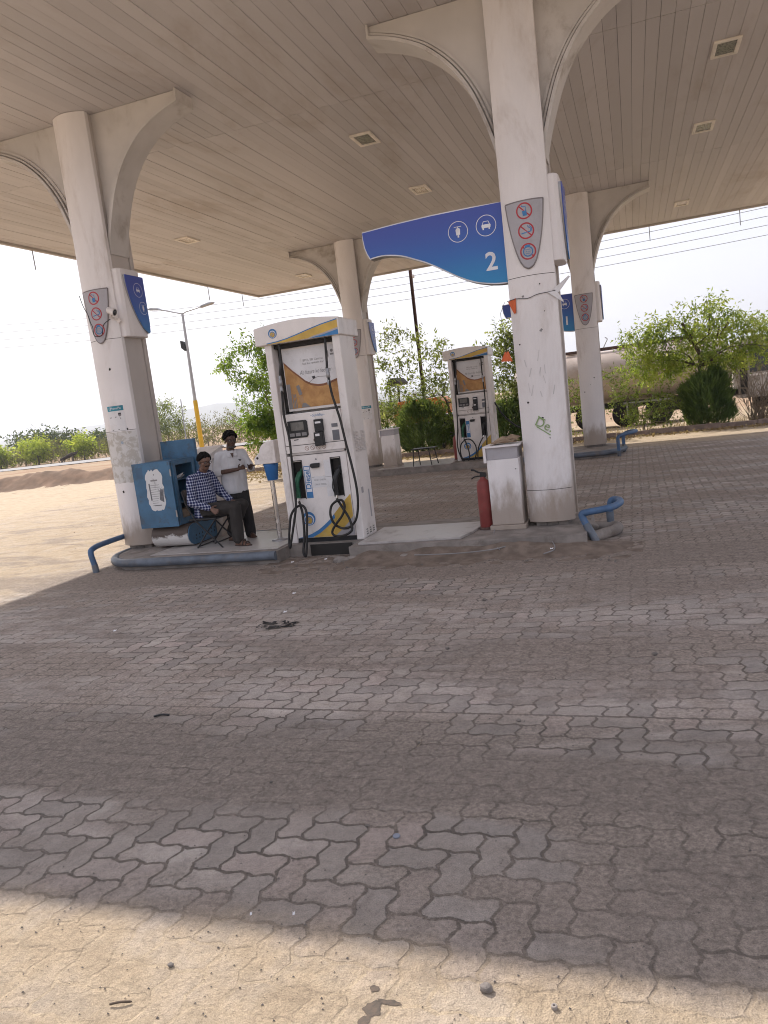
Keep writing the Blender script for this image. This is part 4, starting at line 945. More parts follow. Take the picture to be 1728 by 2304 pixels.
# ------------------------------------------------------------------ pedestal stand with blue cup
t = thing('stand', (2.72, .02, ISL), 'steel post with blue cup and white rounded hood left of the front pump', 'stand')
MB().lathe([(.12, 0), (.12, .012), (.06, .02), (.034, .035)], (2.72, .02, ISL+.01), 24).build('base_plate', M_steel, t)
MB().lathe([(.033, 0), (.033, .86)], (2.72, .02, ISL+.03), 16).build('post', M_chrome, t)
MB().lathe([(.073, 0), (.076, .005), (.105, .21), (.108, .235), (.10, .235)], (2.735, .02, 1.045), 22).build('cup', mat('cup_blue', (.03, .15, .40), .35), t)
hp = [(2.545, 1.285), (2.885, 1.285), (2.885, 1.60), (2.86, 1.605)]+[(2.83-.19*math.sin(PI/2*k/8)*1.0, 1.60-.13*(1-math.cos(PI/2*k/8))-.02*k/8) for k in range(1, 9)]+[(2.60, 1.42), (2.55, 1.375)]
MB().prism(hp, -.10, .12, 'y').build('hood', M_white, t, bev=.01)
MB().disc(2.605, -.1015, 1.375, .018, 12).build('hole', M_dark, t)

# ------------------------------------------------------------------ fire extinguishers
def extinguisher(x, y, label):
    t = thing('fire_extinguisher', (x, y, ISL), label, 'fire extinguisher', 'red fire extinguishers')
    MB().lathe([(.083, .0), (.088, .01), (.088, .54), (.08, .585), (.056, .612), (.035, .627), (.03, .65)], (x, y, ISL+.03), 24).build('cylinder', M_red, t)
    MB().lathe([(.10, 0), (.10, .03), (.09, .031)], (x, y, ISL+.002), 24).build('foot_ring', M_rust, t)
    MB().box(x-.028, x+.05, y-.022, y+.022, ISL+.675, ISL+.73).build('valve', M_black, t, bev=.006)
    MB().tube(smooth_path([(x+.04, y, ISL+.72), (x-.05, y, ISL+.74), (x-.10, y, ISL+.77), (x-.14, y, ISL+.775)], 4), .011, 8).build('handle', M_black, t)
    MB().tube(smooth_path([(x-.02, y, ISL+.69), (x-.10, y, ISL+.685), (x-.145, y, ISL+.66)], 4), .009, 8).build('handle', M_black, t)
extinguisher(5.725, -.02, 'red fire extinguisher on the front island beside the white cabinet')
extinguisher(2.93, 10.6, 'dull red fire extinguisher mostly hidden behind the far pump')

# ------------------------------------------------------------------ small cabinets beside the pillars
def pedestal_cabinet(x0, x1, y0, y1, zt, label):
    t = thing('cabinet', ((x0+x1)/2, (y0+y1)/2, ISL), label, 'cabinet', 'white steel cabinets beside pillars')
    MB().box(x0+.02, x1-.02, y0+.02, y1-.02, ISL+.06, zt-.17).build('body', M_clad, t, bev=.008)
    MB().box(x0-.01, x1+.01, y0-.01, y1+.01, ISL+.0, ISL+.058).build('base', M_clad_side, t, bev=.006)
    MB().box(x0+.025, x1-.025, y0+.022, y1-.022, zt-.168, zt-.02).build('collar', M_plate, t)
    f = MB().box(x0-.012, x0+.022, y0-.01, y1+.0, zt-.20, zt-.0).box(x0-.012, x1+.012, y0-.012, y1+.012, zt-.018, zt+.006)
    f.build('top_frame', M_clad, t, bev=.004)
    MB().lathe([(.008, 0), (.008, .02)], (x1-.06, y0+.0, zt-.30), 8, 'y').build('lock', M_steel, t)
    return t
pedestal_cabinet(5.80, 6.235, -.16, .30, 1.23, 'white steel cabinet between the fire extinguisher and the big front pillar')
pedestal_cabinet(.96, 1.40, 9.95, 10.45, 1.23, 'white steel cabinet on the back island beside the far left pillar')
# crumpled cardboard on the cabinet
t = thing('cardboard_pile', (6.03, .05, 1.236), 'crumpled brown paper and cardboard on the white cabinet top', 'paper')
M_card = mat('cardboard', (.34, .25, .175), .85, 0, .2, 9)
for k in range(5):
    MB().obox((5.99+.035*k, .04, 1.262+.010*k), .30-.04*k, .22, .006, (0.08*k-.1, -.22+.12*k, .3-.17*k)).build('sheet', M_card, t)
MB().prism([(5.86, 1.25), (6.2, 1.25), (6.12, 1.29), (6.02, 1.335), (5.94, 1.30)], -.02, .12).build('folded_bag', M_card, t, bev=.012)

# ------------------------------------------------------------------ equipment at the left pillar
t = thing('notice_cabinet', (.95, .14, ISL), 'rusty blue cabinet with open door and torn white notice by the left pillar', 'cabinet')
x0, x1, y0, y1, z0, z1 = .68, 1.24, -.16, .42, .52, 1.475
b = MB().box(x0, x1, y0, y1, z0, z0+.02).box(x0, x1, y0, y1, z1-.02, z1).box(x0, x0+.02, y0, y1, z0+.02, z1-.02).box(x0+.02, x1, y0, y0+.02, z0+.02, z1-.02).box(x0+.02, x1, y1-.02, y1, z0+.02, z1-.02)
b.build('body', M_bluecab, t, bev=.003)
MB().box(x1-.02, x1+.004, y0+.021, y0+.075, z0+.021, z1-.021).box(x1-.02, x1+.004, y1-.075, y1-.021, z0+.021, z1-.021).box(x1-.02, x1+.004, y0+.076, y1-.076, z1-.075, z1-.021).box(x1-.02, x1+.004, y0+.076, y1-.076, z0+.021, z0+.09).build('opening_frame', M_bluecab, t)
for z in (.83, 1.17): MB().box(x0+.021, x1-.022, y0+.021, y1-.021, z, z+.012).build('shelf', M_bluecab, t)
dx0, dx1 = .575, 1.232
dv = MB().box(dx0, dx1, y0-.045, y0-.02, z0-.01, z1+.0); door = dv.build('door', M_bluecab, t, bev=.004)
for z in (.70, 1.30): MB().box(1.215, 1.238, y0-.05, y0-.0455, z-.05, z+.05).build('hinge', M_steel, door)
g = G('torn_notice'); P = g.pos(); n1 = g.noise(P, 14, 6, .7, .5); n2 = g.noise(P, 5, 5, .65, .8)
m_not = g.done(g.bsdf(g.mix(g.smooth(n2, .55, .66), (.66, .66, .66), (.27, .27, .28)), .85, normal=g.bump(n1, .5, .004)))
on = []
rr = random.Random(12)
for k in range(44):
    a = 2*PI*k/44; cxn, czn = .93, 1.065; ex, ez = .155, .30
    q = 5.0; r0 = (abs(math.cos(a))**q+abs(math.sin(a))**q)**(-1/q); j = rr.uniform(.86, 1.06)
    on.append((cxn+ex*r0*math.cos(a)*j, czn+ez*r0*math.sin(a)*(.93+.12*rr.random())))
MB().add([(a, y0-.0475, z) for a, z in on], [tuple(range(44))]).build('notice', m_not, door)
ln = MB()
for k in range(10): ln.bar((.85, 1.14-.033*k), (.85+rr.uniform(.10, .17), 1.143-.033*k), .006, y0-.049)
ln.bar((.87, 1.21), (.985, 1.212), .022, y0-.049).bar((.88, .84), (1.0, .842), .014, y0-.049).bar((.93, 1.30), (.945, 1.29), .02, y0-.049)
ln.build('notice_text', M_grayink, door)
MB().bar((.835, 1.17), (.842, .92), .022, y0-.0485).add([(a, y0-.0485, z) for a, z in ((.98, .92), (1.05, .88), (1.06, 1.05), (1.02, 1.09), (.995, 1.02))], [(0, 1, 2, 3, 4)]).build('peeled_patch', mat('peeled_grey', (.15, .15, .16), .7, 0, .3, 20), door)
MB().add([(a, y0-.0455, z) for a, z in ((.64, 1.25), (.75, 1.245), (.755, 1.42), (.64, 1.415))], [(0, 1, 2, 3)]).build('faded_square', mat('faded_blue', (.06, .12, .2), .6), door)
tag(MB().lathe([(.10, 0), (.13, .01), (.14, .17), (.125, .185), (.10, .19)], (1.08, .1, .542), 18).build('wrapped_bundle', M_card), 'brown cloth bundle on the bottom shelf of the blue cabinet', 'bundle')
pz = MB()
for k in range(7): pz.obox((1.05+.025*k, .02+.04*(k % 3), 1.187+.006*k), .16, .10, .004, (.1*k, .15-.07*k, k))
tag(pz.build('paper_stack', M_paper), 'loose papers on the upper shelf of the blue cabinet', 'papers')
# rounded air unit under it
t = thing('air_unit', (1.0, .3, ISL), 'white round fronted machine with blue perforated side under the blue cabinet', 'machine')
prof = [(-.02+.16*-math.sin(PI*k/12), .355-.16*math.cos(PI*k/12)) for k in range(13)]
prof = [(.75, .20)]+prof+[(.15, .512), (.75, .512)]
g = G('air_unit_paint'); P = g.pos(); n1 = g.noise(P, 5, 6, .65, .8); zz = g.sep(P)[2]
m_air = g.done(g.bsdf(g.mix(g.smooth(g.math('ADD', g.math('MULTIPLY', n1, .35), zz), .50, .56), (.58, .56, .54), (.085, .062, .05)), .6))
MB().prism(prof, .70, 1.33, 'x').build('housing', m_air, t, bev=.006)
pr2 = [(a if a > .7 else a+.012, z+.006 if z < .3 else z-.004) for a, z in prof]
sd = MB().prism(pr2, 1.3315, 1.345, 'x').build('side_panel', M_bluecab, t)
ho = MB()
for j in range(2):
    for k in range(8): 
        yy = .02+.085*k; z = .275+.055*j+.004*k
        ho.add([(1.3465, yy+.013*math.cos(2*PI*q/8), z+.016*math.sin(2*PI*q/8)) for q in range(8)], [tuple(range(8))])
ho.build('vent_holes', M_dark, sd)
for x in (.76, 1.27): MB().box(x-.04, x+.04, .02, .7, ISL, .199).build('foot', M_rust, t)
# white cabinet with sloping lid behind, blue board above it
t = thing('service_cabinet', (1.55, .75, 0), 'white service cabinet with sloping lid behind the seated man', 'cabinet')
MB().prism([(.60, .18), (1.0, .18), (1.0, 1.53), (.95, 1.55), (.60, 1.45)], 1.05, 1.42, 'x').build('body', M_clad, t, bev=.01)
MB().prism([(.58, 1.452), (.955, 1.555), (1.02, 1.533), (1.02, 1.56), (.955, 1.582), (.58, 1.48)], 1.03, 1.44, 'x').build('lid', M_white, t, bev=.006)
MB().box(1.4205, 1.43, .66, .70, 1.0, 1.4).build('handle', M_steel, t)
tag(MB().box(.66, 1.26, .46, .52, 1.20, 1.745).build('blue_board', M_bluecab, bev=.006), 'plain dark blue board standing behind the open blue cabinet', 'board')

# ------------------------------------------------------------------ folding chair
t = thing('folding_chair', (1.58, -.08, ISL), 'black folding chair under the seated man', 'chair')
for y in (-.30, .12):
    MB().tube([(1.36, y, 1.02), (1.40, y, .82), (1.52, y, .58), (1.92, y-.03, ISL+.012)], .012, 8).build('leg', M_black, t)
    MB().tube([(1.84, y+.02, .60), (1.70, y+.02, .45), (1.47, y+.02, ISL+.012)], .012, 8).build('leg', M_black, t)
MB().box(1.40, 1.86, -.30, .12, .585, .612).build('seat', M_black, t, bev=.01)
bk = MB(); ys = lin(-.29, .11, 10); zs = lin(.80, 1.03, 6)
bk.add([(1.375-.03*math.cos((y+.09)/.2*1.2)+.0*z-.08*(z-.9), y, z) for z in zs for y in ys]+[(1.390-.03*math.cos((y+.09)/.2*1.2)-.08*(z-.9), y, z) for z in zs for y in ys], [(j*10+i, j*10+i+1, (j+1)*10+i+1, (j+1)*10+i) for j in range(5) for i in range(9)]+[(60+(j+1)*10+i, 60+(j+1)*10+i+1, 60+j*10+i+1, 60+j*10+i) for j in range(5) for i in range(9)]+[(i, 60+i, 61+i, i+1) for i in range(9)]+[(50+i+1, 111+i, 110+i, 50+i) for i in range(9)], True)
bk.build('backrest', mat('chair_back_brown', (.10, .075, .06), .5), t)
MB().tube([(1.47, -.28, .20), (1.47, .14, .20)], .010, 8).build('crossbar', M_black, t)
MB().tube([(1.80, -.33, .25), (1.80, .09, .25)], .010, 8).build('crossbar', M_black, t)
t.location.x += .07

# stool on the back island
t = thing('stool', (2.2, 9.8, ISL), 'thin black stool frame in front of the dark bush on the back island', 'stool')
for (a, b) in (((1.93, 9.62), (1.96, 9.66)), ((2.01, 10.02), (2.0, 9.98)), ((2.44, 9.62), (2.38, 9.66)), ((2.52, 10.02), (2.45, 9.98))):
    MB().tube([(a[0], a[1], ISL), (b[0], b[1], .62)], .013, 8).build('leg', M_black, t)
MB().box(1.90, 2.52, 9.62, 10.03, .62, .645).build('seat', M_black, t, bev=.01)
MB().tube([(1.94, 9.63, .30), (2.01, 10.0, .30)], .009, 6).build('stretcher', M_black, t); MB().tube([(2.42, 9.64, .34), (2.5, 10.0, .34)], .009, 6).build('stretcher', M_black, t)

# ------------------------------------------------------------------ people
def skinmat(nm, c):
    g = G(nm); P = g.obj(); n = g.noise(P, 18, 4)
    return g.done(g.bsdf(g.mix(g.smooth(n, .3, .7), sc3(c, .8), sc3(c, 1.2)), .5, 0, .4))
M_skinA, M_skinB = skinmat('skin_dark', (.085, .045, .031)), skinmat('skin_brown', (.15, .08, .055))
M_hair = mat('black_hair', (.009, .008, .008), .9, 0, .4, 40, bump=.8, bs=120, spec=.08)
M_beard = mat('grey_beard', (.055, .047, .042), .8, 0, .3, 60)
M_frame = mat('spectacle_frame', (.01, .01, .01), .3)
M_trouser = mat('dark_trousers', (.022, .020, .021), .85, 0, .25, 6)
M_trouser2 = mat('brown_black_trousers', (.030, .026, .024), .85, 0, .25, 6)
M_jeans = mat('grey_blue_trousers', (.17, .19, .23), .85, 0, .2, 7)
M_sandal = mat('sandal_leather', (.05, .032, .025), .6)
M_shirtw = mat('white_shirt', (.56, .555, .57), .85, 0, .06, 8, bump=.25, bs=14)
def checkmat():
    g = G('blue_check_shirt'); P = g.n('ShaderNodeTexCoord').outputs['Object']; x, y, z = g.sep(P)
    def st(q, per, lo, ph=0.0):
        f = g.math('FRACT', g.math('ADD', g.math('DIVIDE', q, per), ph)); return g.math('LESS_THAN', f, lo)
    hx = g.math('ADD', g.math('MULTIPLY', x, .72), y)
    a = g.math('ADD', g.math('MULTIPLY', st(hx, .040, .56), .5), g.math('MULTIPLY', st(z, .040, .56), .5))
    col = g.ramp(a, [(0, (.38, .40, .49)), (.5, (.065, .085, .20)), (1, (.016, .02, .06))])
    thin = g.math('MAXIMUM', st(hx, .040, .09, .26), st(z, .040, .09, .26)); col = g.mix(g.math('MULTIPLY', thin, .7), col, (.55, .55, .6))
    return g.done(g.bsdf(col, .85, 0, .2, g.bump(g.noise(P, 14, 3), .25, .004)))
M_check = checkmat()

def head_shape(b, c, fwd, up, s=1.0):
    """skull, jaw, nose, ears, brow, neck are fused later"""
    f, u = Vector(fwd).normalized(), Vector(up).normalized(); l = u.cross(f).normalized(); u = f.cross(l).normalized(); c = Vector(c)
    def P(a, d, e): return c+f*a*s+l*d*s+u*e*s
    def ell(o, ra, rl, ru):
        t = MB().ball((0, 0, 0), 1, 16, 10); b.add([P(*o)+f*p[0]*ra*s+l*p[1]*rl*s+u*p[2]*ru*s for p in t.v], t.f, True)
    ell((0, 0, .03), .098, .076, .090); ell((.02, 0, -.035), .072, .062, .085); ell((.045, 0, -.085), .042, .040, .033)
    ell((.085, 0, -.018), .024, .016, .028); ell((.098, 0, -.026), .018, .019, .013); ell((.078, 0, .025), .018, .055, .012)
    ell((.072, 0, -.060), .020, .028, .010); ell((.070, 0, -.073), .020, .026, .009)
    for q in (-1, 1):
        ell((-.005, q*.078, -.01), .020, .010, .032); ell((.045, q*.045, -.03), .03, .022, .03)
    return P
def hand(b, wrist, palm_dir, side, curl=.5, s=1.0):
    """palm with four unequal bent fingers and a thumb leaving the side"""
    w = Vector(wrist); d = Vector(palm_dir).normalized(); q = Vector(side).normalized(); q = (q-d*q.dot(d)).normalized(); n = d.cross(q)
    for k in range(4): b.cap(w+d*.012*s, w+d*.082*s+q*(.027-.018*k)*s, .017*s, .012*s, 8)
    for k, L in enumerate((.068, .078, .072, .056)):
        p0 = w+d*.082*s+q*(.030-.020*k)*s; p1 = p0+(d*math.cos(curl*.6)+n*math.sin(curl*.6))*L*.5*s+q*(.004-.003*k); p2 = p1+(d*math.cos(curl*1.5)+n*math.sin(curl*1.5))*L*.5*s
        b.cap(p0, p1, .0092*s, .0085*s, 8); b.cap(p1, p2, .0085*s, .007*s, 8)
    t0 = w+d*.025*s+q*.025*s; t1 = t0+(d*.55+q*.75+n*.2).normalized()*.038*s; t2 = t1+(d*.85+q*.35+n*.3).normalized()*.032*s
    b.cap(t0, t1, .013*s, .0105*s, 8); b.cap(t1, t2, .0105*s, .008*s, 8)
def foot(b, ankle, toe, s=1.0):
    a, t = Vector(ankle), Vector(toe); d = (t-a); d.z = 0; L = d.length; d.normalize(); q = Vector((-d.y, d.x, 0)); g = t.z
    b.cap((a.x-d.x*.03, a.y-d.y*.03, g+.035), (a.x+d.x*.08, a.y+d.y*.08, g+.04), .036, .036, 10)
    b.cap(a, (a.x+d.x*.10, a.y+d.y*.10, g+.035), .038, .032, 10)
    for k in range(5):
        e = t+q*(-.036+.018*k)+d*(-.012*abs(k-1.2)); b.cap((a.x+d.x*.10+q.x*(-.02+.01*k), a.y+d.y*.10+q.y*(-.02+.01*k), g+.03), (e.x, e.y, g+.018), .022, .0105, 8)
def spectacles(P, t, beard=None):
    m = MB()
    def ring(q):
        pts = [P(.098, q*.033+.026*math.cos(2*PI*k/14), .002+.019*math.sin(2*PI*k/14)) for k in range(15)]; m.tube(pts, .0028, 5, False)
    ring(-1); ring(1); m.tube([P(.10, -.008, .004), P(.104, 0, .007), P(.10, .008, .004)], .0025, 5)
    for q in (-1, 1): m.tube([P(.096, q*.058, .004), P(.05, q*.080, .004), P(-.01, q*.083, .0)], .0025, 5)
    m.build('spectacles', M_frame, t)
def eyes(P, t):
    m = MB(); n = MB()
    for q in (-1, 1): m.ball(P(.080, q*.032, .0), .0095, 8, 6); n.ball(P(.0875, q*.032, .0), .006, 8, 5)
    e = m.build('eyes', M_grayink, t); n.build('iris', M_frame, e)
def hair(P, t, m, vol=1.0, back=0.0):
    h = MB(); rr = random.Random(3)
    def blob(o, r): h.ball(P(*o), r, 10, 6)
    for k in range(240):
        a = rr.uniform(0, 2*PI); e = rr.uniform(-.25, 1.0)
        fx, lx, ux = math.cos(a)*math.sqrt(max(0, 1-max(e, 0)**2)), math.sin(a)*math.sqrt(max(0, 1-max(e, 0)**2)), e
        if fx > .45 and ux < .5: continue
        if ux < .05 and fx > .0: continue
        blob((fx*.096*vol-.008, lx*.080*vol, .035+ux*.092*vol), rr.uniform(.018, .028)*vol)
    return remesh(h, .006, 2).build('hair', m, t)
def cloth_fold(mb, amp, sc, seed):
    def fn(p):
        v = Vector(p); n = mnoise.noise((p[0]*sc+seed, p[1]*sc, p[2]*sc*.6)); k = mnoise.noise((p[0]*sc*2.3, p[1]*sc*2.3+seed, p[2]*sc*1.2))
        return (p[0]+amp*n, p[1]+amp*k, p[2]+amp*.4*n)
    return mb.map(fn)

def standing_man():
    ox, oy, oz = 1.92, .36, ISL; th = math.radians(40)
    t = thing('person', (ox, oy, oz), 'standing man in white shirt and dark trousers, hands together, glasses and beard', 'person', 'people by the left pillar')
    cs, sn = math.cos(th), math.sin(th)
    def T(x, y, z): return Vector((ox+x*cs-y*sn, oy+x*sn+y*cs, oz+z))     # local: faces -y, viewer's right is +x
    s = 1.0
    fwd = T(0.12, -1, -.12)-T(0, 0, 0); up = T(0, -.10, 1)-T(0, 0, 0)
    hc = T(.02, -.045, 1.49)
    sh = {-1: T(-.172, .005, 1.275), 1: T(.172, .005, 1.275)}
    el = {-1: T(-.255, -.03, 1.03), 1: T(.265, -.05, 1.04)}
    wr = {-1: T(.03, -.27, 1.06), 1: T(.20, -.27, 1.07)}
    hip = {-1: T(-.09, 0, .80), 1: T(.09, 0, .80)}; kn = {-1: T(-.10, -.01, .43), 1: T(.11, -.03, .43)}; an = {-1: T(-.10, .02, .07), 1: T(.13, .0, .07)}
    b = MB(); P = head_shape(b, hc, fwd, up, .98)
    b.chain([T(0, .0, 1.28), T(.01, -.03, 1.42)], [.062, .055])
    b.chain([T(0, .01, .82), T(0, 0, 1.0), T(0, .015, 1.2), T(0, .02, 1.26)], [.11, .105, .105, .075])
    for q in (-1, 1):
        b.chain([T(q*.05, .015, 1.275), sh[q]], [.05, .045]); b.chain([sh[q], el[q], wr[q]], [.05, .04, .027]); b.chain([hip[q], kn[q], an[q]], [.085, .055, .04])
        foot(b, an[q], an[q]+Vector((T(q*.02, -.19, 0)-T(0, 0, 0)))*1.0-Vector((0, 0, .07)))
    hand(b, wr[-1], T(.75, -.45, .25)-T(0, 0, 0), T(.2, -.3, 1)-T(0, 0, 0), .7, .95); hand(b, wr[1], T(.35, -.8, .35)-T(0, 0, 0), T(-.8, -.2, .5)-T(0, 0, 0), .55, .95)
    remesh(b, .0062, 4).build('body', M_skinA, t)
    c = MB()
    c.chain([T(0, .01, .74), T(0, .0, .92), T(0, .0, 1.10), T(0, .005, 1.24)], [.135, .138, .138, .122])
    for q in (-1, 1):
        c.chain([T(q*.075, .01, .74), T(q*.075, .0, 1.0), T(q*.085, .0, 1.2)], [.118, .115, .105])
        c.chain([T(q*.055, .01, 1.27), sh[q]], [.088, .066]); e = sh[q].lerp(el[q], 1.0); c.chain([sh[q], e], [.067, .06]); c.chain([e, el[q].lerp(wr[q], .16)], [.06, .057])
    c = cloth_fold(remesh(c, .008, 6), .010, 9, 2)
    zc = oz+.70
    c.map(lambda p: (p[0], p[1], max(p[2], zc+.012*mnoise.noise((p[0]*12, p[1]*12, 0))))).build('shirt', M_shirtw, t)
    # collar, placket, pocket, pen
    col = MB()
    for q in (-1, 1):
        col.add([T(q*.012, -.118, 1.285), T(q*.075, -.045, 1.355), T(q*.088, -.055, 1.325), T(q*.075, -.118, 1.262), T(q*.035, -.135, 1.245)], [(0, 1, 2, 3, 4)])
    col.build('collar', M_shirtw, t)
    MB().add([T(-.024, -.124, 1.30), T(.026, -.124, 1.30), T(.004, -.135, 1.225)], [(0, 1, 2)]).build('open_neck', M_skinA, t)
    MB().add([T(.07, -.146, 1.205), T(.125, -.142, 1.19), T(.10, -.147, 1.165)], [(0, 1, 2)]).build('pocket_pen', M_black, t)
    l = MB()
    l.chain([T(0, .01, .64), T(0, .01, .72)], [.115, .105])
    for q in (-1, 1): l.chain([hip[q]+Vector((0, 0, -.10)), kn[q], an[q]+Vector((0, 0, -.01))], [.098, .085, .078])
    cloth_fold(remesh(l, .009, 5), .012, 8, 6).build('trousers', M_trouser, t)
    hair(P, t, M_hair, 1.08); eyes(P, t); spectacles(P, t)
    bd = MB()
    for k in range(26):
        a = -1.2+2.4*k/25; bd.ball(P(.047*math.cos(a)+.032, .050*math.sin(a), -.098-.006*math.cos(a)), .017, 8, 5)
    remesh(bd, .006, 2).build('beard', M_beard, t)
    for q in (-1, 1):
        sd = MB(); a = an[q]; d = T(q*.02, -1, 0)-T(0, 0, 0); d.normalize(); e = Vector((-d.y, d.x, 0)); m2 = Vector((a.x, a.y, oz+.006))+d*.06
        sd.add([m2+d*.15*math.cos(2*PI*k/16)+e*.05*math.sin(2*PI*k/16)+Vector((0, 0, z)) for z in (-.004, .012) for k in range(16)], [tuple(range(16, 32))]+[(k, (k+1) % 16, 16+(k+1) % 16, 16+k) for k in range(16)])
        sd.tube([m2+d*.03+e*.052+Vector((0, 0, .01)), m2+d*.03+Vector((0, 0, .075)), m2+d*.03-e*.052+Vector((0, 0, .01))], .012, 6)
        sd.build('sandal', M_sandal, t)
    return t
standing_man()

def seated_man():
    t = thing('person', (1.66, -.09, ISL), 'seated man in blue and white check shirt on a folding chair, facing right', 'person', 'people by the left pillar')
    def V(p): return Vector((p[0]+.07, p[1], p[2]))
    D = Vector
    yb = -.09
    hip = {-1: V((1.62, yb-.09, .70)), 1: V((1.62, yb+.09, .70))}
    kn = {-1: V((2.14, yb-.14, .735)), 1: V((2.08, yb+.17, .72))}
    an = {-1: V((2.14, yb-.16, .26)), 1: V((1.77, yb+.30, .29))}
    sh = {-1: V((1.53, yb-.185, 1.17)), 1: V((1.60, yb+.19, 1.19))}
    el = {-1: V((1.545, yb-.275, .86)), 1: V((1.72, yb+.25, .92))}
    wr = {-1: V((1.80, yb-.24, .755)), 1: V((1.93, yb+.14, .80))}
    hc = V((1.685, yb-.02, 1.405)); fwd = D((.86, -.44, -.16)); up = D((.14, -.03, 1))
    b = MB(); P = head_shape(b, hc, fwd, up, 1.0)
    b.chain([V((1.585, yb, 1.20)), V((1.66, yb, 1.34))], [.066, .056])
    b.chain([V((1.58, yb, .70)), V((1.60, yb, .88)), V((1.57, yb, 1.05)), V((1.57, yb, 1.18))], [.13, .13, .125, .09])
    for q in (-1, 1):
        b.chain([V((1.58, yb+q*.05, 1.19)), sh[q]], [.07, .058]); b.chain([sh[q], el[q], wr[q]], [.052, .043, .028]); b.chain([hip[q], kn[q], an[q]], [.088, .058, .04])
    foot(b, an[-1], V((2.33, yb-.20, ISL+.01))); foot(b, an[1], V((1.96, yb+.28, ISL+.01)))
    hand(b, wr[-1], D((.82, -.10, -.42)), D((.2, .5, .9)), .25, 1.05); hand(b, wr[1], D((.9, -.1, -.2)), D((-.1, -1, .3)), .6)
    remesh(b, .0065, 4).build('body', M_skinB, t)
    c = MB()
    c.chain([V((1.56, yb, .66)), V((1.595, yb, .85)), V((1.575, yb, 1.05)), V((1.575, yb, 1.16))], [.155, .16, .145, .115])
    for q in (-1, 1):
        c.chain([V((1.57, yb+q*.07, .66)), V((1.59, yb+q*.07, .88)), V((1.57, yb+q*.08, 1.08))], [.128, .128, .115])
        c.chain([V((1.58, yb+q*.07, 1.20)), sh[q]], [.07, .076]); c.chain([sh[q], el[q]], [.076, .068]); c.chain([el[q], el[q].lerp(wr[q], .92)], [.066, .048])
    cloth_fold(remesh(c, .008, 6), .011, 9, 12).map(lambda p: (p[0], p[1], max(p[2], .615))).build('shirt', M_check, t)
    cl = MB()
    cl.tube([P(-.075, .03, -.115), P(-.06, .075, -.13), P(.01, .085, -.155), P(.055, .03, -.17), P(.055, -.03, -.17), P(.01, -.085, -.155), P(-.06, -.075, -.13), P(-.075, -.03, -.115)], .017, 8)
    cl.build('collar', M_check, t)
    l = MB(); l.chain([V((1.56, yb, .69)), V((1.66, yb, .70))], [.145, .13])
    for q in (-1, 1): l.chain([hip[q], kn[q]], [.115, .092]); l.chain([kn[q], an[q]+D((0, 0, .02))], [.092, .082])
    cloth_fold(remesh(l, .009, 5), .013, 8, 16).build('trousers', M_trouser2, t)
    hair(P, t, M_hair, 1.0); eyes(P, t); spectacles(P, t)
    mu = MB()
    for k in range(9): mu.ball(P(.092-.012*abs(k-4)/4, -.030+.0075*k, -.050-.004*abs(k-4)/4), .0095, 8, 5)
    remesh(mu, .005, 1).build('moustache', M_hair, t)
    for a, e in ((an[-1], V((2.33, yb-.20, 0))), (an[1], V((1.96, yb+.28, 0)))):
        d = D((e.x-a.x, e.y-a.y, 0)).normalized(); n = D((-d.y, d.x, 0)); sd = MB(); m2 = D((a.x, a.y, ISL+.012))+d*.075
        sd.add([m2+d*.155*math.cos(2*PI*k/16)+n*.052*math.sin(2*PI*k/16)+D((0, 0, z)) for z in (-.004, .014) for k in range(16)], [tuple(range(16, 32))]+[(k, (k+1) % 16, 16+(k+1) % 16, 16+k) for k in range(16)])
        for o, h in ((.02, .085), (.075, .06)): sd.tube([m2+d*o+n*.052+D((0, 0, .01)), m2+d*o+n*.03+D((0, 0, h*.85)), m2+d*o+D((0, 0, h)), m2+d*o-n*.03+D((0, 0, h*.85)), m2+d*o-n*.052+D((0, 0, .01))], .011, 6)
        sd.build('sandal', M_sandal, t)
seated_man()

def hidden_man():
    ox, oy = 2.78, .96
    t = thing('person', (ox, oy, 0), 'person in grey blue trousers almost wholly hidden behind the front pump', 'person', 'people by the left pillar')
    def T(x, y, z): return Vector((ox+x, oy+y, z))
    b = MB(); P = head_shape(b, T(.06, .02, 1.5), (1, .35, -.1), (0, 0, 1), .98)
    b.chain([T(0, 0, 1.30), T(.03, 0, 1.44)], [.06, .055]); b.chain([T(0, 0, .85), T(0, 0, 1.25)], [.12, .11])
    for q in (-1, 1):
        b.chain([T(0, 0, 1.30), T(.02, q*.18, 1.30), T(.06, q*.22, 1.04), T(.26, q*.16, 1.0)], [.07, .055, .042, .028]); hand(b, T(.26, q*.16, 1.0), (1, 0, 0), (0, -q, .5), .5)
        b.chain([T(0, q*.09, .82), T(.02, q*.1, .45), T(0, q*.1, .07)], [.085, .056, .04]); foot(b, T(0, q*.1, .08), T(.18, q*.11, .012))
    remesh(b, .008, 4).build('body', M_skinB, t)
    c = MB(); c.chain([T(0, 0, .80), T(0, 0, 1.24)], [.15, .125])
    for q in (-1, 1): c.chain([T(0, q*.08, .80), T(0, q*.09, 1.2)], [.12, .11]); c.chain([T(0, q*.06, 1.29), T(.02, q*.18, 1.29), T(.06, q*.22, 1.06)], [.075, .072, .066])
    cloth_fold(remesh(c, .009, 5), .01, 9, 3).build('shirt', mat('grey_shirt', (.34, .34, .37), .85, 0, .1, 8), t)
    l = MB(); l.chain([T(0, 0, .78), T(0, 0, .86)], [.135, .13])
    for q in (-1, 1): l.chain([T(0, q*.09, .80), T(.02, q*.1, .45), T(0, q*.1, .06)], [.115, .085, .075])
    cloth_fold(remesh(l, .009, 5), .012, 8, 4).build('trousers', M_jeans, t); hair(P, t, M_hair, 1.05)
hidden_man()

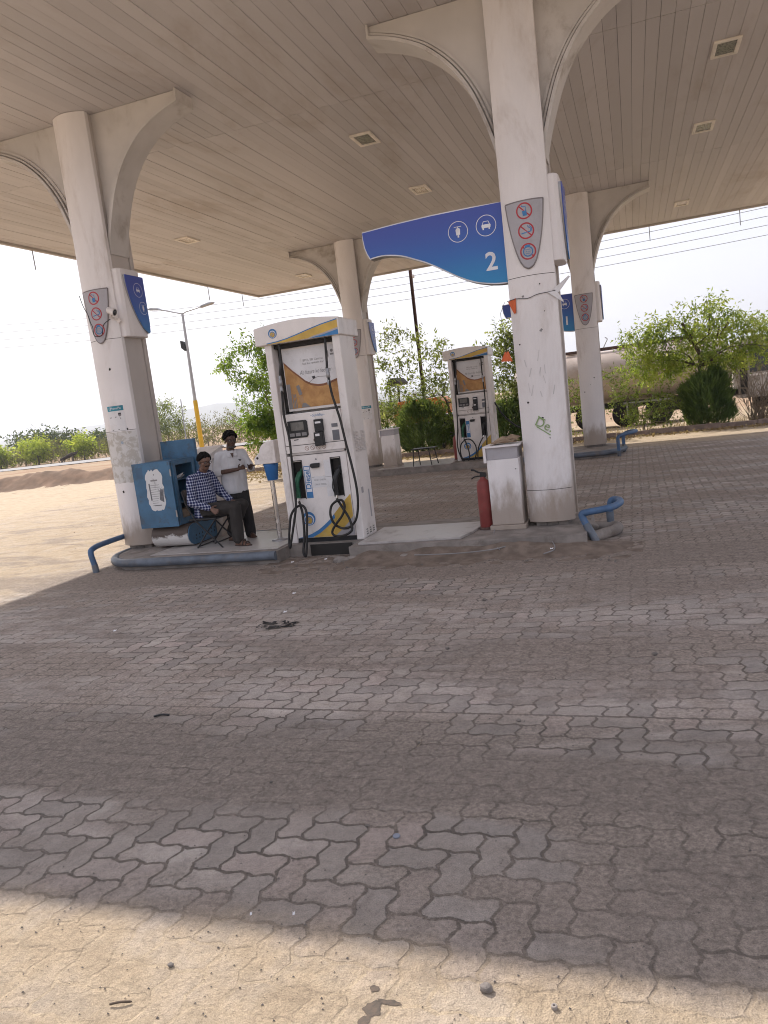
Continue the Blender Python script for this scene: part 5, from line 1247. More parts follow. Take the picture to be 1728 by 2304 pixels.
# ------------------------------------------------------------------ street lamp, posts, wires
t = thing('street_lamp', (-11.02, 20, 0), 'tall double-armed street lamp with yellow lower pole left of the front pump', 'street lamp')
MB().tube([(-11.03, 20, 3.1), (-11.0, 20, 6.95)], [.075, .052], 12).build('upper_pole', mat('galvanised', (.36, .36, .37), .45, .5, .1, 3), t)
MB().tube([(-11.04, 20, .9), (-11.03, 20, 3.1)], [.105, .098], 12).build('yellow_section', M_yellow, t)
MB().tube([(-11.04, 20, -.05), (-11.04, 20, .9)], [.11, .106], 12).build('blue_base', M_blue, t)
for (x, z, s) in ((-12.62, 7.33, -1), (-9.5, 7.12, 1)):
    MB().tube([(-11.0, 20, 6.9), (-11.0+s*.2, 20, 6.95+.02), (x-s*.45+s*.0, 20, z-.05)], .027, 8).build('arm', M_steel, t)
    MB().prism([(x-s*.55, z-.10), (x-s*.45, z+.0), (x-s*.1, z+.06), (x+s*.12, z+.06), (x+s*.14, z+.02), (x+s*.05, z-.02)], 19.88, 20.12, 'y').build('lamp_head', M_steel, t, bev=.02)
MB().prism([(-11.28, 5.78), (-11.12, 5.70), (-11.02, 5.32), (-11.12, 5.30), (-11.28, 5.45)], 19.9, 20.1, 'y').build('floodlight', M_black, t, bev=.02)
def ray_y(x10, z10, y10, y): k = (y-CAM[1])/(y10-CAM[1]); return CAM[0]+(x10-CAM[0])*k, CAM[2]+(z10-CAM[2])*k
t = thing('utility_pole', (.24, 17.6, 0), 'dark steel rail utility pole rising behind the leafy shrub', 'pole')
MB().box(.19, .20, 17.55, 17.65, -.1, 9.2).box(.28, .29, 17.55, 17.65, -.1, 9.2).box(.2, .28, 17.59, 17.61, -.1, 9.2).build('rail', M_rust, t)
MB().box(-.3, .8, 17.56, 17.64, 8.9, 9.0).build('crossarm', M_rust, t)
MB().lathe([(.03, 0), (.06, .03), (.04, .06), (.06, .09), (.03, .12)], (.33, 17.6, 6.3), 10).build('insulator', M_white, t)
tag(MB().tube([(-31.7, 50, -.1), (-31.6, 50, 4.6)], [.06, .045], 8).build('thin_post', M_steel), 'thin leaning grey post beside the feathery roadside tree', 'post')
M_wirep = mat('aluminium_wire', (.22, .22, .235), .6)
for k, (z0, lab) in enumerate(((8.42, 'highest of the overhead wires crossing the sky'), (8.06, 'second overhead wire from the top'), (7.70, 'third overhead wire from the top'), (7.30, 'lowest of the overhead wires crossing the sky'))):
    pts = []
    for j in range(41):
        x = -60+120*j/40; pts.append((x, 30+.1*k, z0+(.00150-.00010*k)*(x-1)**2))
    tag(MB().tube(pts, .013, 5).build('overhead_wire', M_wirep), lab, 'wire', 'overhead wires')

# ------------------------------------------------------------------ vegetation
L_mango = leafmat('broad_leaf', [(.035, .10, .02), (.085, .20, .03), (.17, .29, .038), (.30, .39, .055)], .55)
L_fran = leafmat('olive_leaf', [(.045, .075, .028), (.10, .145, .045), (.18, .22, .07), (.32, .34, .12)], .5)
L_neem = leafmat('neem_leaf', [(.05, .11, .03), (.14, .225, .04), (.29, .36, .06), (.46, .48, .13)], .6)
L_con = leafmat('conifer_leaf', [(.04, .085, .035), (.085, .155, .05), (.17, .25, .075)], .42)
L_bush = leafmat('bush_leaf', [(.05, .095, .025), (.11, .175, .04), (.20, .26, .055)], .5)
L_lime = leafmat('lime_leaf', [(.17, .24, .03), (.32, .40, .05), (.50, .52, .09)], .65)
L_dark = leafmat('far_dark_leaf', [(.02, .05, .02), (.035, .075, .025)], .25)
L_scrub = leafmat('scrub_leaf', [(.10, .09, .05), (.17, .145, .08), (.13, .15, .05), (.22, .19, .10)], .3, .9)
L_dry = leafmat('dry_leaf', [(.22, .14, .07), (.34, .24, .13), (.46, .36, .22)], .2, .9)
def unit(rng, n): d = rng.normal(size=(n, 3)); return d/np.linalg.norm(d, axis=1, keepdims=True)
def limb_tree(name, base, tips, label, cat, m, seed, n_leaf, L, Wd, spread, droop, trunk_r=.09, fork=None, group=None, leafdir=None, bark=None, clump=None):
    """trunk, branching limbs that reach every clump, twigs, and leaf cards gathered round the twig ends"""
    rng = np.random.default_rng(seed); rr = random.Random(seed); bark = bark or M_wood
    t = thing(name, base, label, cat, group); b = Vector(base); fk = Vector(fork) if fork else b+Vector((0, 0, .35*(max(q[2] for q in tips)-b.z)))
    tk = MB(); pth = smooth_path([b-Vector((0, 0, .1)), b.lerp(fk, .5)+Vector((.05, .03, 0)), fk], 4)
    tk.tube(pth, [trunk_r*(1-.3*i/8) for i in range(9)], 8)
    nodes = [(fk, trunk_r*.7, 0.0)]
    ends = []; far = max((Vector(q[:3])-fk).length for q in tips)
    for q in sorted([Vector(q[:3]) for q in tips], key=lambda q: (q-fk).length):
        n0, r0, d0 = min(nodes, key=lambda n: (q-n[0]).length+.45*n[2])
        ln = (q-n0).length; mid = n0.lerp(q, .5)+Vector((rr.uniform(-1, 1), rr.uniform(-1, 1), rr.uniform(-.2, 1)))*ln*.13
        p = smooth_path([n0, mid, q], 4); k = len(p); r1 = max(.005, r0*.45)
        rs = [r0*.8+(r1-r0*.8)*i/(k-1) for i in range(k)]; tk.tube(p, rs, 6)
        for i in range(2, k): nodes.append((p[i], rs[i], d0+ln*i/(k-1)))
        for _ in range(4):
            a = p[rr.randrange(max(1, k//2), k)]; e = a+Vector((rr.uniform(-1, 1), rr.uniform(-1, 1), rr.uniform(-.6, .8)))*spread*1.15; tk.tube([a, a.lerp(e, .5)+Vector((0, 0, .02)), e], [.006, .005, .003], 4); ends.append(e)
        ends.append(q)
    tk.build('trunk', bark, t)
    per = max(1, n_leaf//len(ends)); C = []; Dr = []
    for e in ends:
        nb = max(1, round(per/9))
        for _ in range(nb):
            tw = np.array(e)+rng.normal(size=3)*spread*np.array([.62, .62, .5]); ax = rng.normal(size=3); ax[2] -= droop; ax /= np.linalg.norm(ax)
            for j in range(9):
                C.append(tw+ax*L*(.42*j)+rng.normal(size=3)*L*.12); q = rng.normal(size=3); q = q-ax*q.dot(ax); q /= np.linalg.norm(q); v = q*.85+ax*.55; v[2] -= droop*.45; Dr.append(v)
    leaf_object('crown', leaves(C, Dr, L, Wd, rng), m, t)
    return t
def ry(x, z, y0, y1): a = ray_y(x, z, y0, y1); return (a[0], y1, a[1])
# broad-leaved young tree behind the front pump
ym = 12.6
tips = [ry(x, z, 10, ym) for x, z in ((-3.45, 3.55), (-3.2, 3.72), (-2.75, 4.0), (-2.45, 3.9), (-2.2, 3.75), (-2.6, 3.5), (-3.05, 3.15), (-2.85, 2.95), (-2.3, 3.2), (-2.2, 2.85), (-2.55, 3.05), (-2.05, 3.45), (-2.2, 4.05), (-1.9, 3.0), (-1.85, 3.7), (-2.35, 2.55), (-2.6, 2.45), (-3.0, 2.36))]
tips = [(a, b+rnd.uniform(-.35, .35), c) for a, b, c in tips]
bx = ry(-2.0, .2, 10, ym)[0]
limb_tree('leafy_tree', (bx, ym, 0), tips, 'broad-leaved tree with glossy green leaves behind the left of the front pump', 'tree', L_mango, 21, 3700, .115, .048, .19, .5, .06, (bx+.1, ym, 1.5))
tips = [ry(x, z, 10, ym-.5) for x, z in ((-2.85, 2.05), (-2.9, 1.75), (-2.6, 2.1), (-2.3, 2.1), (-2.15, 1.9), (-2.4, 1.75), (-2.05, 1.6), (-2.6, 1.9), (-2.2, 1.45), (-2.95, 1.35), (-1.8, 1.8), (-1.9, 1.3), (-3.2, 1.85))]
limb_tree('leafy_shrub', (bx+.15, ym-.5, 0), [(a, b+rnd.uniform(-.3, .3), c) for a, b, c in tips], 'bright green shrub with a brown withered patch between standing man and front pump', 'shrub', L_mango, 22, 4300, .11, .05, .15, .7, .035, (bx+.15, ym-.5, .8))
limb_tree('dry_shrub', (bx-.75, ym+.5, 0), [(bx-1.0+rnd.uniform(-.5, .9), ym+rnd.uniform(0, 1), rnd.uniform(.3, 1.05)) for _ in range(12)], 'straw coloured dry weeds right of the standing man', 'weeds', L_dry, 23, 1600, .09, .02, .2, -.3, .02, None, None, None, M_twig)
rng = np.random.default_rng(5); n = 900
C = np.column_stack([rng.normal(bx-1.2, 1.6, n), rng.normal(ym+.3, .9, n), rng.uniform(.005, .03, n)]); Dv = unit(rng, n); Dv[:, 2] *= .25
tag(leaf_object('leaf_litter', leaves(C, Dv, .09, .05, rng), L_dry), 'dry leaf litter under the broad-leaved tree', 'leaves', kind='stuff')
# frangipani-like trees of the planting strip
tips = [(x, 16.0+rnd.uniform(-.5, .5), z) for x, z in ((-.75, 4.45), (-.5, 4.3), (-.15, 4.2), (.1, 3.95), (-.6, 3.2), (-.5, 3.5), (-.2, 3.15), (.25, 3.4), (.6, 3.95), (.95, 3.85), (1.35, 3.6), (1.65, 3.5), (.8, 3.35), (1.15, 3.0), (1.3, 2.6), (.7, 2.5), (.3, 2.65), (-.4, 2.5), (-.75, 2.6), (1.6, 2.4), (-.8, 2.0), (-.4, 1.9), (0, 2.15), (.5, 2.1), (.9, 1.95), (1.3, 2.0), (1.65, 1.7), (-.9, 1.4), (1.5, 1.2))]
limb_tree('flowering_tree', (1.55, 16.2, .1), tips, 'sparse small tree with twisting limbs between the far left pillar and far pump', 'tree', L_fran, 31, 3100, .145, .055, .23, .35, .075, (1.45, 16.1, 1.7), 'planting strip trees')
tips = [(x, 16.1+rnd.uniform(-.4, .4), z) for x, z in ((3.3, 3.7), (3.55, 3.9), (3.8, 3.85), (3.95, 3.5), (3.45, 3.3), (3.75, 3.1), (3.35, 2.85), (4.0, 2.8), (3.6, 2.5), (3.3, 2.2), (3.9, 2.2), (3.5, 1.8), (4.1, 1.6), (3.4, 1.4), (3.9, 1.1), (4.3, 2.4), (4.4, 3.2), (3.2, 1.0), (2.9, 3.35))]
limb_tree('flowering_tree', (3.9, 16.3, .1), tips, 'leafy small tree filling the gap between far pump and big front pillar', 'tree', L_fran, 32, 3100, .14, .055, .22, .35, .06, (3.85, 16.2, 1.1), 'planting strip trees')
tips = [(x, 15.7+rnd.uniform(-.3, .3), z) for x, z in ((1.4, 1.5), (1.6, 1.1), (1.5, .7), (1.75, .9), (1.35, .45), (1.8, .4), (1.95, 1.4))]
limb_tree('leafy_shrub', (1.6, 15.8, .1), tips, 'light speckled shrub left of the far pump above the kerb', 'shrub', L_bush, 33, 2600, .09, .045, .16, .2, .025, None, 'planting strip shrubs')
tips = [(x, 16.4+rnd.uniform(-.3, .3), z) for x, z in ((-.9, 1.9), (-.6, 1.5), (-1.0, 1.2), (-.5, .9), (-.9, .7), (-1.3, 1.6), (-1.2, .5))]
limb_tree('leafy_shrub', (-.9, 16.5, .1), tips, 'dark shrub behind the far left cabinet, beside the round conifer', 'shrub', L_bush, 34, 2800, .09, .045, .17, .2, .03, None, 'planting strip shrubs')
def conifer(x, y, z0, h, w, label, seed, n=7500):
    rng = np.random.default_rng(seed); t = thing('conifer', (x, y, z0), label, 'conifer', 'dense round conifers in the planting strip')
    MB().tube([(x, y, z0-.05), (x, y, z0+h*.7)], [.05, .02], 8).build('trunk', M_wood, t)
    u = rng.random(n)**.75; ph = rng.random(n)*2*PI; k = np.array([mnoise.noise((math.cos(a)*1.7+seed, math.sin(a)*1.7, q*3.5)) for a, q in zip(ph, u)])
    prof = np.interp(u, [0, .08, .25, .45, .65, .82, .93, 1], [.62, .82, 1, 1.0, .93, .76, .55, .2]); r = w*prof*(1+.42*k)*(1-.42*rng.random(n)**2.2)
    C = np.column_stack([x+r*np.cos(ph), y+r*np.sin(ph), z0+h*u*(1+.16*k)]); D = np.column_stack([np.cos(ph)*.55, np.sin(ph)*.55, np.ones(n)*1.0])+rng.normal(size=(n, 3))*.42
    leaf_object('crown', leaves(C, D, .20, .034, rng), L_con, t)
conifer(.46, 15.9, .06, 1.68, .78, 'round dark conifer behind the stool', 41)
conifer(3.62, 15.9, .06, 1.38, .55, 'dark conifer right of the far pump, partly behind the front pillar', 42, 5000)
conifer(9.72, 15.95, .06, 1.55, .72, 'plump conifer in front of the tanker on the right', 43, 8500)
# neem tree in front of the tanker
tips = [(x, 16.6+rnd.uniform(-.7, .7), z) for x, z in ((7.62, 3.1), (7.75, 2.85), (8.1, 3.3), (8.45, 3.45), (8.8, 3.4), (8.0, 2.9), (8.4, 3.0), (7.85, 2.5), (8.2, 2.55), (8.6, 2.6), (8.0, 2.15), (8.35, 2.2), (8.75, 2.2), (9.0, 2.5), (7.55, 2.05), (7.95, 1.85), (8.3, 1.8), (8.75, 1.85), (9.05, 1.9), (9.15, 3.15), (9.45, 3.7), (9.55, 3.45), (9.9, 3.85), (10.2, 3.75), (10.5, 3.5), (9.4, 2.9), (9.75, 2.8), (10.0, 2.5), (9.7, 2.3), (10.3, 2.75), (10.65, 3.0), (10.5, 2.4), (10.9, 2.6), (10.75, 2.05), (10.35, 2.05), (10.95, 2.0), (11.05, 3.0), (11.3, 3.15), (11.5, 2.9), (11.35, 2.55), (11.2, 2.3), (11.7, 3.0), (9.95, 2.05), (10.1, 3.2), (11.9, 2.6), (11.6, 2.2))]
nt = limb_tree('neem_tree', (9.55, 16.5, .1), tips, 'neem tree with drooping yellow-green leaves in front of the tanker', 'tree', L_neem, 51, 12500, .125, .042, .24, .8, .085, (9.62, 16.5, 1.9), 'planting strip trees')
st = MB()
for p in ([(9.62, 16.4, 1.8), (9.6, 16.35, 2.4), (9.3, 16.3, 2.85), (9.18, 16.3, 3.3)], [(9.3, 16.3, 2.85), (9.5, 16.3, 3.0), (9.55, 16.3, 3.15)], [(9.9, 16.5, 2.6), (9.95, 16.5, 3.0), (10.0, 16.5, 3.65)], [(10.15, 16.5, 2.7), (10.25, 16.5, 3.1)], [(10.2, 16.4, 2.75), (10.5, 16.4, 3.15)], [(9.3, 16.3, 2.85), (8.9, 16.3, 2.9), (8.5, 16.3, 2.8)]): st.tube(smooth_path(p, 4), .05 if p[0][0] < 9.7 and len(p) == 4 else .03, 7)
st.build('pruned_limbs', M_wood, nt)
bt = [(x, 15.75+rnd.uniform(-.35, .5), z) for x, z in ((7.0, 1.55), (7.4, 1.35), (7.8, 1.35), (8.2, 1.35), (8.6, 1.25), (8.3, 1.0), (7.9, .95), (7.5, 1.0), (7.1, 1.1), (7.2, .6), (7.7, .6), (8.2, .6), (8.6, .65), (8.75, .95), (7.5, .35), (8.5, .35), (8.0, .3))]
limb_tree('thorn_bush', (7.8, 15.8, .08), bt, 'spreading green thorn bush before the tanker wheels', 'bush', L_bush, 52, 3300, .07, .034, .19, -.1, .03, None, 'planting strip bushes', None, M_twig)
bt = [(x, 15.9+rnd.uniform(-.4, .5), z) for x, z in ((5.6, 1.95), (5.9, 1.8), (6.3, 2.0), (6.7, 2.2), (7.1, 1.9), (7.4, 1.75), (5.6, 1.4), (6.0, 1.3), (6.5, 1.4), (5.7, .9), (6.1, .8), (6.7, .9), (5.8, .5), (5.3, 1.6), (5.2, 1.0))]
limb_tree('thorn_bush', (6.2, 16.1, .08), bt, 'bush with small leaves behind the far right pillar foot', 'bush', L_bush, 53, 2300, .07, .034, .19, .0, .03, None, 'planting strip bushes', None, M_twig)
dt = thing('bare_bush', (10.95, 15.9, .05), 'tangled leafless bush right of the plump conifer', 'bush', 'planting strip bushes'); rr = random.Random(8); tw = MB()
for k in range(120):
    a = Vector((11.1+rr.uniform(-.2, .3), 15.9+rr.uniform(-.2, .2), .05)); e = a+Vector((rr.uniform(-.6, 1.1), rr.uniform(-.5, .5), rr.uniform(.4, 1.75))); md = a.lerp(e, .5)+Vector((rr.uniform(-.3, .3), rr.uniform(-.2, .2), rr.uniform(-.1, .4)))
    e.z = min(e.z, 1.75); tw.tube(smooth_path([a, md, e, e+Vector((rr.uniform(-.2, .3), 0, rr.uniform(-.35, -.05)))], 4), .007, 4)
tw.build('twigs', M_twig, dt)
# planting strip: kerb and soil bed
kb = MB(); xs = lin(-7, 16, 24)
for a, b in zip(xs[:-1], xs[1:]): kb.box(a+.004, b-.004, 15.05, 15.2, -.02, .17+rnd.uniform(-.012, .012))
tag(kb.build('planter_kerb', mat('kerb_stone', (.26, .20, .17), .9, 0, .25, 5, (.10, .07, .06), .6, 4, bump=.4), bev=.012), 'low stone kerb along the planting strip behind the back island', 'kerb')
rng = np.random.default_rng(6); n = 2600
C = np.column_stack([rng.uniform(-6, 14, n), 15.02-np.abs(rng.normal(0, .38, n)), rng.uniform(.005, .05, n)]); Dv = unit(rng, n); Dv[:, 2] *= .3
tag(leaf_object('leaf_litter', leaves(C, Dv, .085, .045, rng), L_dry), 'dry leaves drifted against the planter kerb', 'leaves', kind='stuff')
n = 2600; C = np.column_stack([rng.uniform(-6, 14, n), rng.uniform(15.25, 17.6, n), np.full(n, .0)]); Dv = np.column_stack([rng.normal(0, .4, n), rng.normal(0, .4, n), np.ones(n)])
tag(leaf_object('dry_grass', leaves(C, Dv, .24, .014, rng), L_dry), 'dry grass in the planting strip', 'grass', kind='stuff')
# roadside trees beyond the road
def round_tree(name, x, y, h, w, label, m, seed, n, L, zc=.55, group='trees beyond the road', tr=.10, flat=.42):
    rr = random.Random(seed); tips = []
    for k in range(16):
        a = rr.uniform(0, 2*PI); r = w*math.sqrt(rr.random()); tips.append((x+r*math.cos(a), y+r*.7*math.sin(a), h*zc+h*flat*rr.uniform(-1, 1)*math.sqrt(max(0.05, 1-(r/w)**2))))
    limb_tree(name, (x, y, 0), tips, label, 'tree', m, seed, n, L, L*.5, w*.33, .2, tr, (x, y, h*.3), group)
round_tree('roadside_tree', -51.0, 52, 2.75, 1.45, 'round lime-green tree left of the left pillar', L_lime, 61, 3400, .22, .62)
round_tree('roadside_tree', -45.6, 52.5, 2.2, 1.35, 'low bright yellow-green tree just left of the left pillar', L_lime, 62, 2400, .26, .68, flat=.3)
round_tree('roadside_tree', -56.1, 52, 2.3, 1.2, 'bright green bush cut by the left picture edge', L_lime, 63, 2600, .24, .5)
for k, (x, y, h, w, lab) in enumerate(((-74.5, 78, 3.4, 2.6, 'dark tree clump at the far left behind the lime trees'), (-71.0, 79, 3.2, 2.2, 'second dark tree behind the round lime-green tree'), (-78.5, 80, 3.3, 2.4, 'darkest tree at the left picture edge'), (-66.8, 82, 2.6, 1.8, 'dull dark tree right of the round lime-green tree'))):
    round_tree('dark_tree', x, y, h, w, lab, L_dark, 70+k, 2600, .45, .55, 'dark trees at the far left')
tips = [(-35.2+a, 52+rnd.uniform(-.5, .5), z) for a, z in ((-1.7, 3.0), (-1.3, 3.6), (-.7, 4.2), (0, 4.6), (.5, 4.3), (1.1, 3.8), (1.6, 3.2), (-1.8, 2.5), (-.8, 3.3), (.4, 3.4), (1.3, 2.7), (-.5, 2.6), (.8, 2.4), (1.8, 2.2))]
limb_tree('feathery_tree', (-34.9, 52, 0), tips, 'thin feathery tree right of the left pillar beside a leaning post', 'tree', L_fran, 81, 2600, .32, .08, .42, .9, .07, (-35.1, 52, 2.2), 'trees beyond the road', None, M_twig)
for k, (x, h, lab) in enumerate(((-41.9, 1.9, 'grey twiggy tree touching the left edge of the left pillar'), (-48.2, 2.2, 'half bare tree between the two lime-green trees'), (-53.2, 1.7, 'thin dusty tree left of the round lime-green tree'), (-27.6, 3.0, 'bare branching bush above the standing man'), (-31.0, 2.6, 'dry bush right of the street lamp pole'))):
    tips = [(x+rnd.uniform(-1.1, 1.1), 52.5+rnd.uniform(-.6, .6), rnd.uniform(.4, 1)*h) for _ in range(14)]
    limb_tree('dry_tree', (x, 52.5, 0), tips, lab, 'tree', L_scrub, 90+k, 520, .17, .08, .32, .1, .06, (x, 52.5, h*.25), 'dry trees beyond the road', None, M_twig)
rng = np.random.default_rng(77); C = []; n = 26000
X = rng.uniform(-95, 40, n); Y = 51.5+rng.exponential(6, n); hmx = np.array([1.3+1.1*mnoise.noise((x*.16, y*.1, 2))+.5*mnoise.noise((x*.7, y*.3, 5)) for x, y in zip(X, Y)])*(1+.035*(Y-51))*np.interp(X, [-95, -42, -38, -24, 40], [.85, .9, 1.25, 1.6, 1.6])
C = np.column_stack([X, Y, np.clip(hmx, .2, 9)*rng.random(n)**.8]); Dv = unit(rng, n); Dv[:, 2] = np.abs(Dv[:, 2])+.4
tag(leaf_object('scrub', leaves(C, Dv, .34, .10, rng), L_scrub), 'dusty dry scrub belt beyond the road', 'scrub', kind='stuff')
tw = MB(); rr = random.Random(5)
for k in range(420):
    x = rr.uniform(-62, -5); y = 51.5+rr.expovariate(.2); h = rr.uniform(.8, 2.2); a = Vector((x, y, 0)); e = a+Vector((rr.uniform(-.9, .9), 0, h)); tw.tube([a, a.lerp(e, .5)+Vector((rr.uniform(-.2, .2), 0, .1)), e], [.03, .02, .01], 4)
tag(tw.build('scrub_twigs', M_twig), 'bare twigs standing in the scrub belt', 'scrub', kind='stuff')
# dark wreck of a fallen trunk by the road
t = thing('fallen_trunk', (-46.0, 50.9, 0), 'dark brown fallen trunk lying beyond the road under the yellow-green tree', 'log')
MB().tube(smooth_path([(-47.1, 50.9, .25), (-46.4, 50.9, .5), (-45.6, 50.9, .72), (-45.1, 50.9, .8)], 4), [.16]*5+[.2]*4+[.15]*4, 9).build('log', mat('charred_bark', (.035, .022, .018), .9, bump=.8, bs=6), t)
MB().tube([(-46.8, 50.8, .3), (-46.9, 50.7, -.05)], .10, 6).tube([(-45.5, 50.8, .6), (-45.45, 50.7, -.05)], .09, 6).tube([(-45.0, 50.8, .75), (-44.9, 50.9, 1.05)], .06, 6).build('broken_limbs', M_wood, t)

# ------------------------------------------------------------------ vehicles
M_tank = mat('tank_dusty_steel', (.52, .43, .37), .42, .1, .12, .8, (.27, .19, .14), .5, 1.2, (1, 1, 1), .0)
M_tyre = mat('tyre', (.02, .019, .019), .8, 0, .3, 8, (.12, .09, .07), .6, 4)
M_cabp = mat('cab_paint', (.42, .38, .36), .4, 0, .1, 2, (.25, .19, .15), .5, 2)
M_chas = mat('chassis_dark', (.025, .022, .022), .7)
def wheel(par, x, y, r, w):
    p = MB().lathe([(r*.62, -w/2), (r*.92, -w/2), (r, -w*.3), (r, w*.3), (r*.92, w/2), (r*.62, w/2)], (x, y, r), 28, 'y').build('wheel', M_tyre, par)
    MB().lathe([(r*.61, -w*.36), (r*.55, -w*.30), (r*.3, -w*.30), (r*.22, -w*.5), (r*.05, -w*.52)], (x, y, r), 24, 'y').build('rim', M_rust, p)
t = thing('tanker_truck', (8.5, 21, 0), 'dusty brown tanker truck parked behind the neem tree, cab to the right', 'truck')
prof = []
tankx = [(3.2, .3), (3.22, .75), (3.32, .93), (3.5, .985), (4.2, 1.0), (8.4, 1.0), (9.6, .97), (10.6, .90), (10.85, .84), (10.98, .66), (11.0, .3)]
tk = MB(); nn = 40
vs = []
for x, r in tankx:
    for j in range(nn):
        a = 2*PI*j/nn; vs.append((x, 21.0+1.12*r*math.cos(a), 1.93+r*math.sin(a)*1.0))
tk.add(vs, [(i*nn+j, i*nn+(j+1) % nn, (i+1)*nn+(j+1) % nn, (i+1)*nn+j) for i in range(len(tankx)-1) for j in range(nn)], True); tk.add(vs[:nn], [tuple(range(nn))]).add(vs[-nn:], [tuple(range(nn-1, -1, -1))])
tk.build('tank', M_tank, t)
for x in (4.6, 6.4, 8.2, 9.7): MB().lathe([(1.004, -.03), (1.016, -.02), (1.016, .02), (1.004, .03)], (0, 0, 0), 40, 'x').map(lambda p, x=x: (p[0]+x, 21+p[1]*1.12, 1.93+p[2])).build('tank_band', M_tank, t)
MB().box(3.6, 10.2, 20.62, 20.68, 2.95, 3.05).box(3.6, 10.2, 21.3, 21.36, 2.95, 3.05).build('walkway_rail', M_rust, t)
for x in (5.4, 7.4, 9.2): MB().lathe([(.28, 0), (.28, .1), (.22, .14), (.05, .16)], (x, 21, 2.9), 20).build('hatch', M_tank, t)
MB().tube(smooth_path([(6.6, 20.7, 3.0), (6.7, 20.7, 3.2), (6.78, 20.7, 3.35), (6.7, 20.7, 3.42)], 4), .02, 6).build('vent_pipe', M_steel, t)
MB().box(3.4, 13.4, 20.45, 20.6, .72, .95).box(3.4, 13.4, 21.4, 21.55, .72, .95).build('chassis', M_chas, t)
MB().box(8.6, 9.9, 20.0, 20.4, .45, .95).build('fuel_tank', M_chas, t, bev=.06)
MB().box(7.2, 8.9, 19.9, 20.0, .86, .92).box(7.3, 7.36, 19.9, 20.45, .4, .86).build('side_guard', M_steel, t)
for x in (5.9, 7.25, 8.45): wheel(t, x, 20.25, .48, .30); wheel(t, x, 21.75, .48, .30)
wheel(t, 12.3, 20.2, .48, .28); wheel(t, 12.3, 21.8, .48, .28)
cabp = [(11.15, .62), (13.55, .62), (13.6, 1.45), (13.42, 2.62), (13.2, 2.72), (11.25, 2.72), (11.15, 2.6)]
cb = MB().prism(cabp, 19.95, 22.05, 'y').build('cab', M_cabp, t, bev=.05)
MB().prism([(11.5, 1.5), (12.85, 1.5), (12.95, 2.35), (11.5, 2.4)], 19.925, 19.948, 'y').build('side_window', M_glassd, cb)
MB().prism([(11.18, .75), (11.42, .75), (11.42, 2.3), (11.18, 2.3)], 19.935, 19.948, 'y').build('cab_vent', M_chas, cb)
MB().box(11.45, 12.95, 19.93, 19.947, 1.38, 1.44).build('trim', M_white, cb)
MB().box(13.5, 13.72, 19.9, 22.1, .4, .72).build('bumper', M_chas, t, bev=.03)
MB().box(13.56, 13.60, 20.2, 21.8, 1.55, 2.4).build('windscreen', M_glassd, cb)
# orange pick-up seen through the leaves
M_or = mat('orange_paint', (.50, .15, .02), .45, 0, .15, 3)
t = thing('orange_truck', (-.3, 19.6, 0), 'orange truck with dark hooded load glimpsed behind the round conifer', 'truck')
MB().prism([(-1.43, 1.05), (.55, 1.05), (.6, 1.80), (.45, 1.95), (-1.3, 1.93), (-1.43, 1.80)], 18.9, 20.5, 'y').build('body', M_or, t, bev=.04)
MB().prism([(-1.42, .55), (.58, .55), (.58, 1.048), (-1.42, 1.048)], 18.95, 20.45, 'y').build('lower_body', mat('truck_grey', (.30, .30, .33), .5, 0, .2, 3), t, bev=.04)
MB().prism([(-1.40, 1.58), (-.50, 1.60), (-.54, 1.72), (-1.0, 1.70), (-1.36, 1.64)], 18.88, 18.897, 'y').build('pale_panel', M_card, t)
MB().prism([(-1.62, 2.60), (-1.1, 2.62), (-1.1, 2.70), (-1.25, 2.88), (-1.36, 2.90), (-1.62, 2.76)], 18.95, 20.3, 'y').build('hood', mat('tarpaulin_dark', (.05, .042, .042), .85, 0, .3, 6), t, bev=.05)
MB().box(-1.55, -1.49, 19.0, 19.06, 1.9, 2.62).box(-1.2, -1.14, 19.0, 19.06, 1.9, 2.62).build('hood_post', M_chas, t)
for x in (-1.0, .15): wheel(t, x, 19.05, .36, .2); wheel(t, x, 20.35, .36, .2)
t = thing('white_car', (.9, 18.6, 0), 'pale car partly hidden by leaves left of the far pump', 'car')
MB().prism([(.05, .30), (2.9, .30), (2.95, .75), (2.5, .85), (2.1, 1.28), (.75, 1.30), (.3, .9), (.02, .82)], 18.0, 19.4, 'y').build('body', mat('car_silver', (.45, .48, .53), .3, .2, .05, 2), t, bev=.06)
MB().prism([(.62, .90), (1.35, .90), (1.35, 1.22), (.82, 1.22)], 17.985, 17.998, 'y').prism([(1.42, .90), (2.3, .90), (2.03, 1.22), (1.42, 1.22)], 17.985, 17.998, 'y').build('window', M_glassd, t)
for x in (.6, 2.35): wheel(t, x, 18.05, .29, .18); wheel(t, x, 19.35, .29, .18)

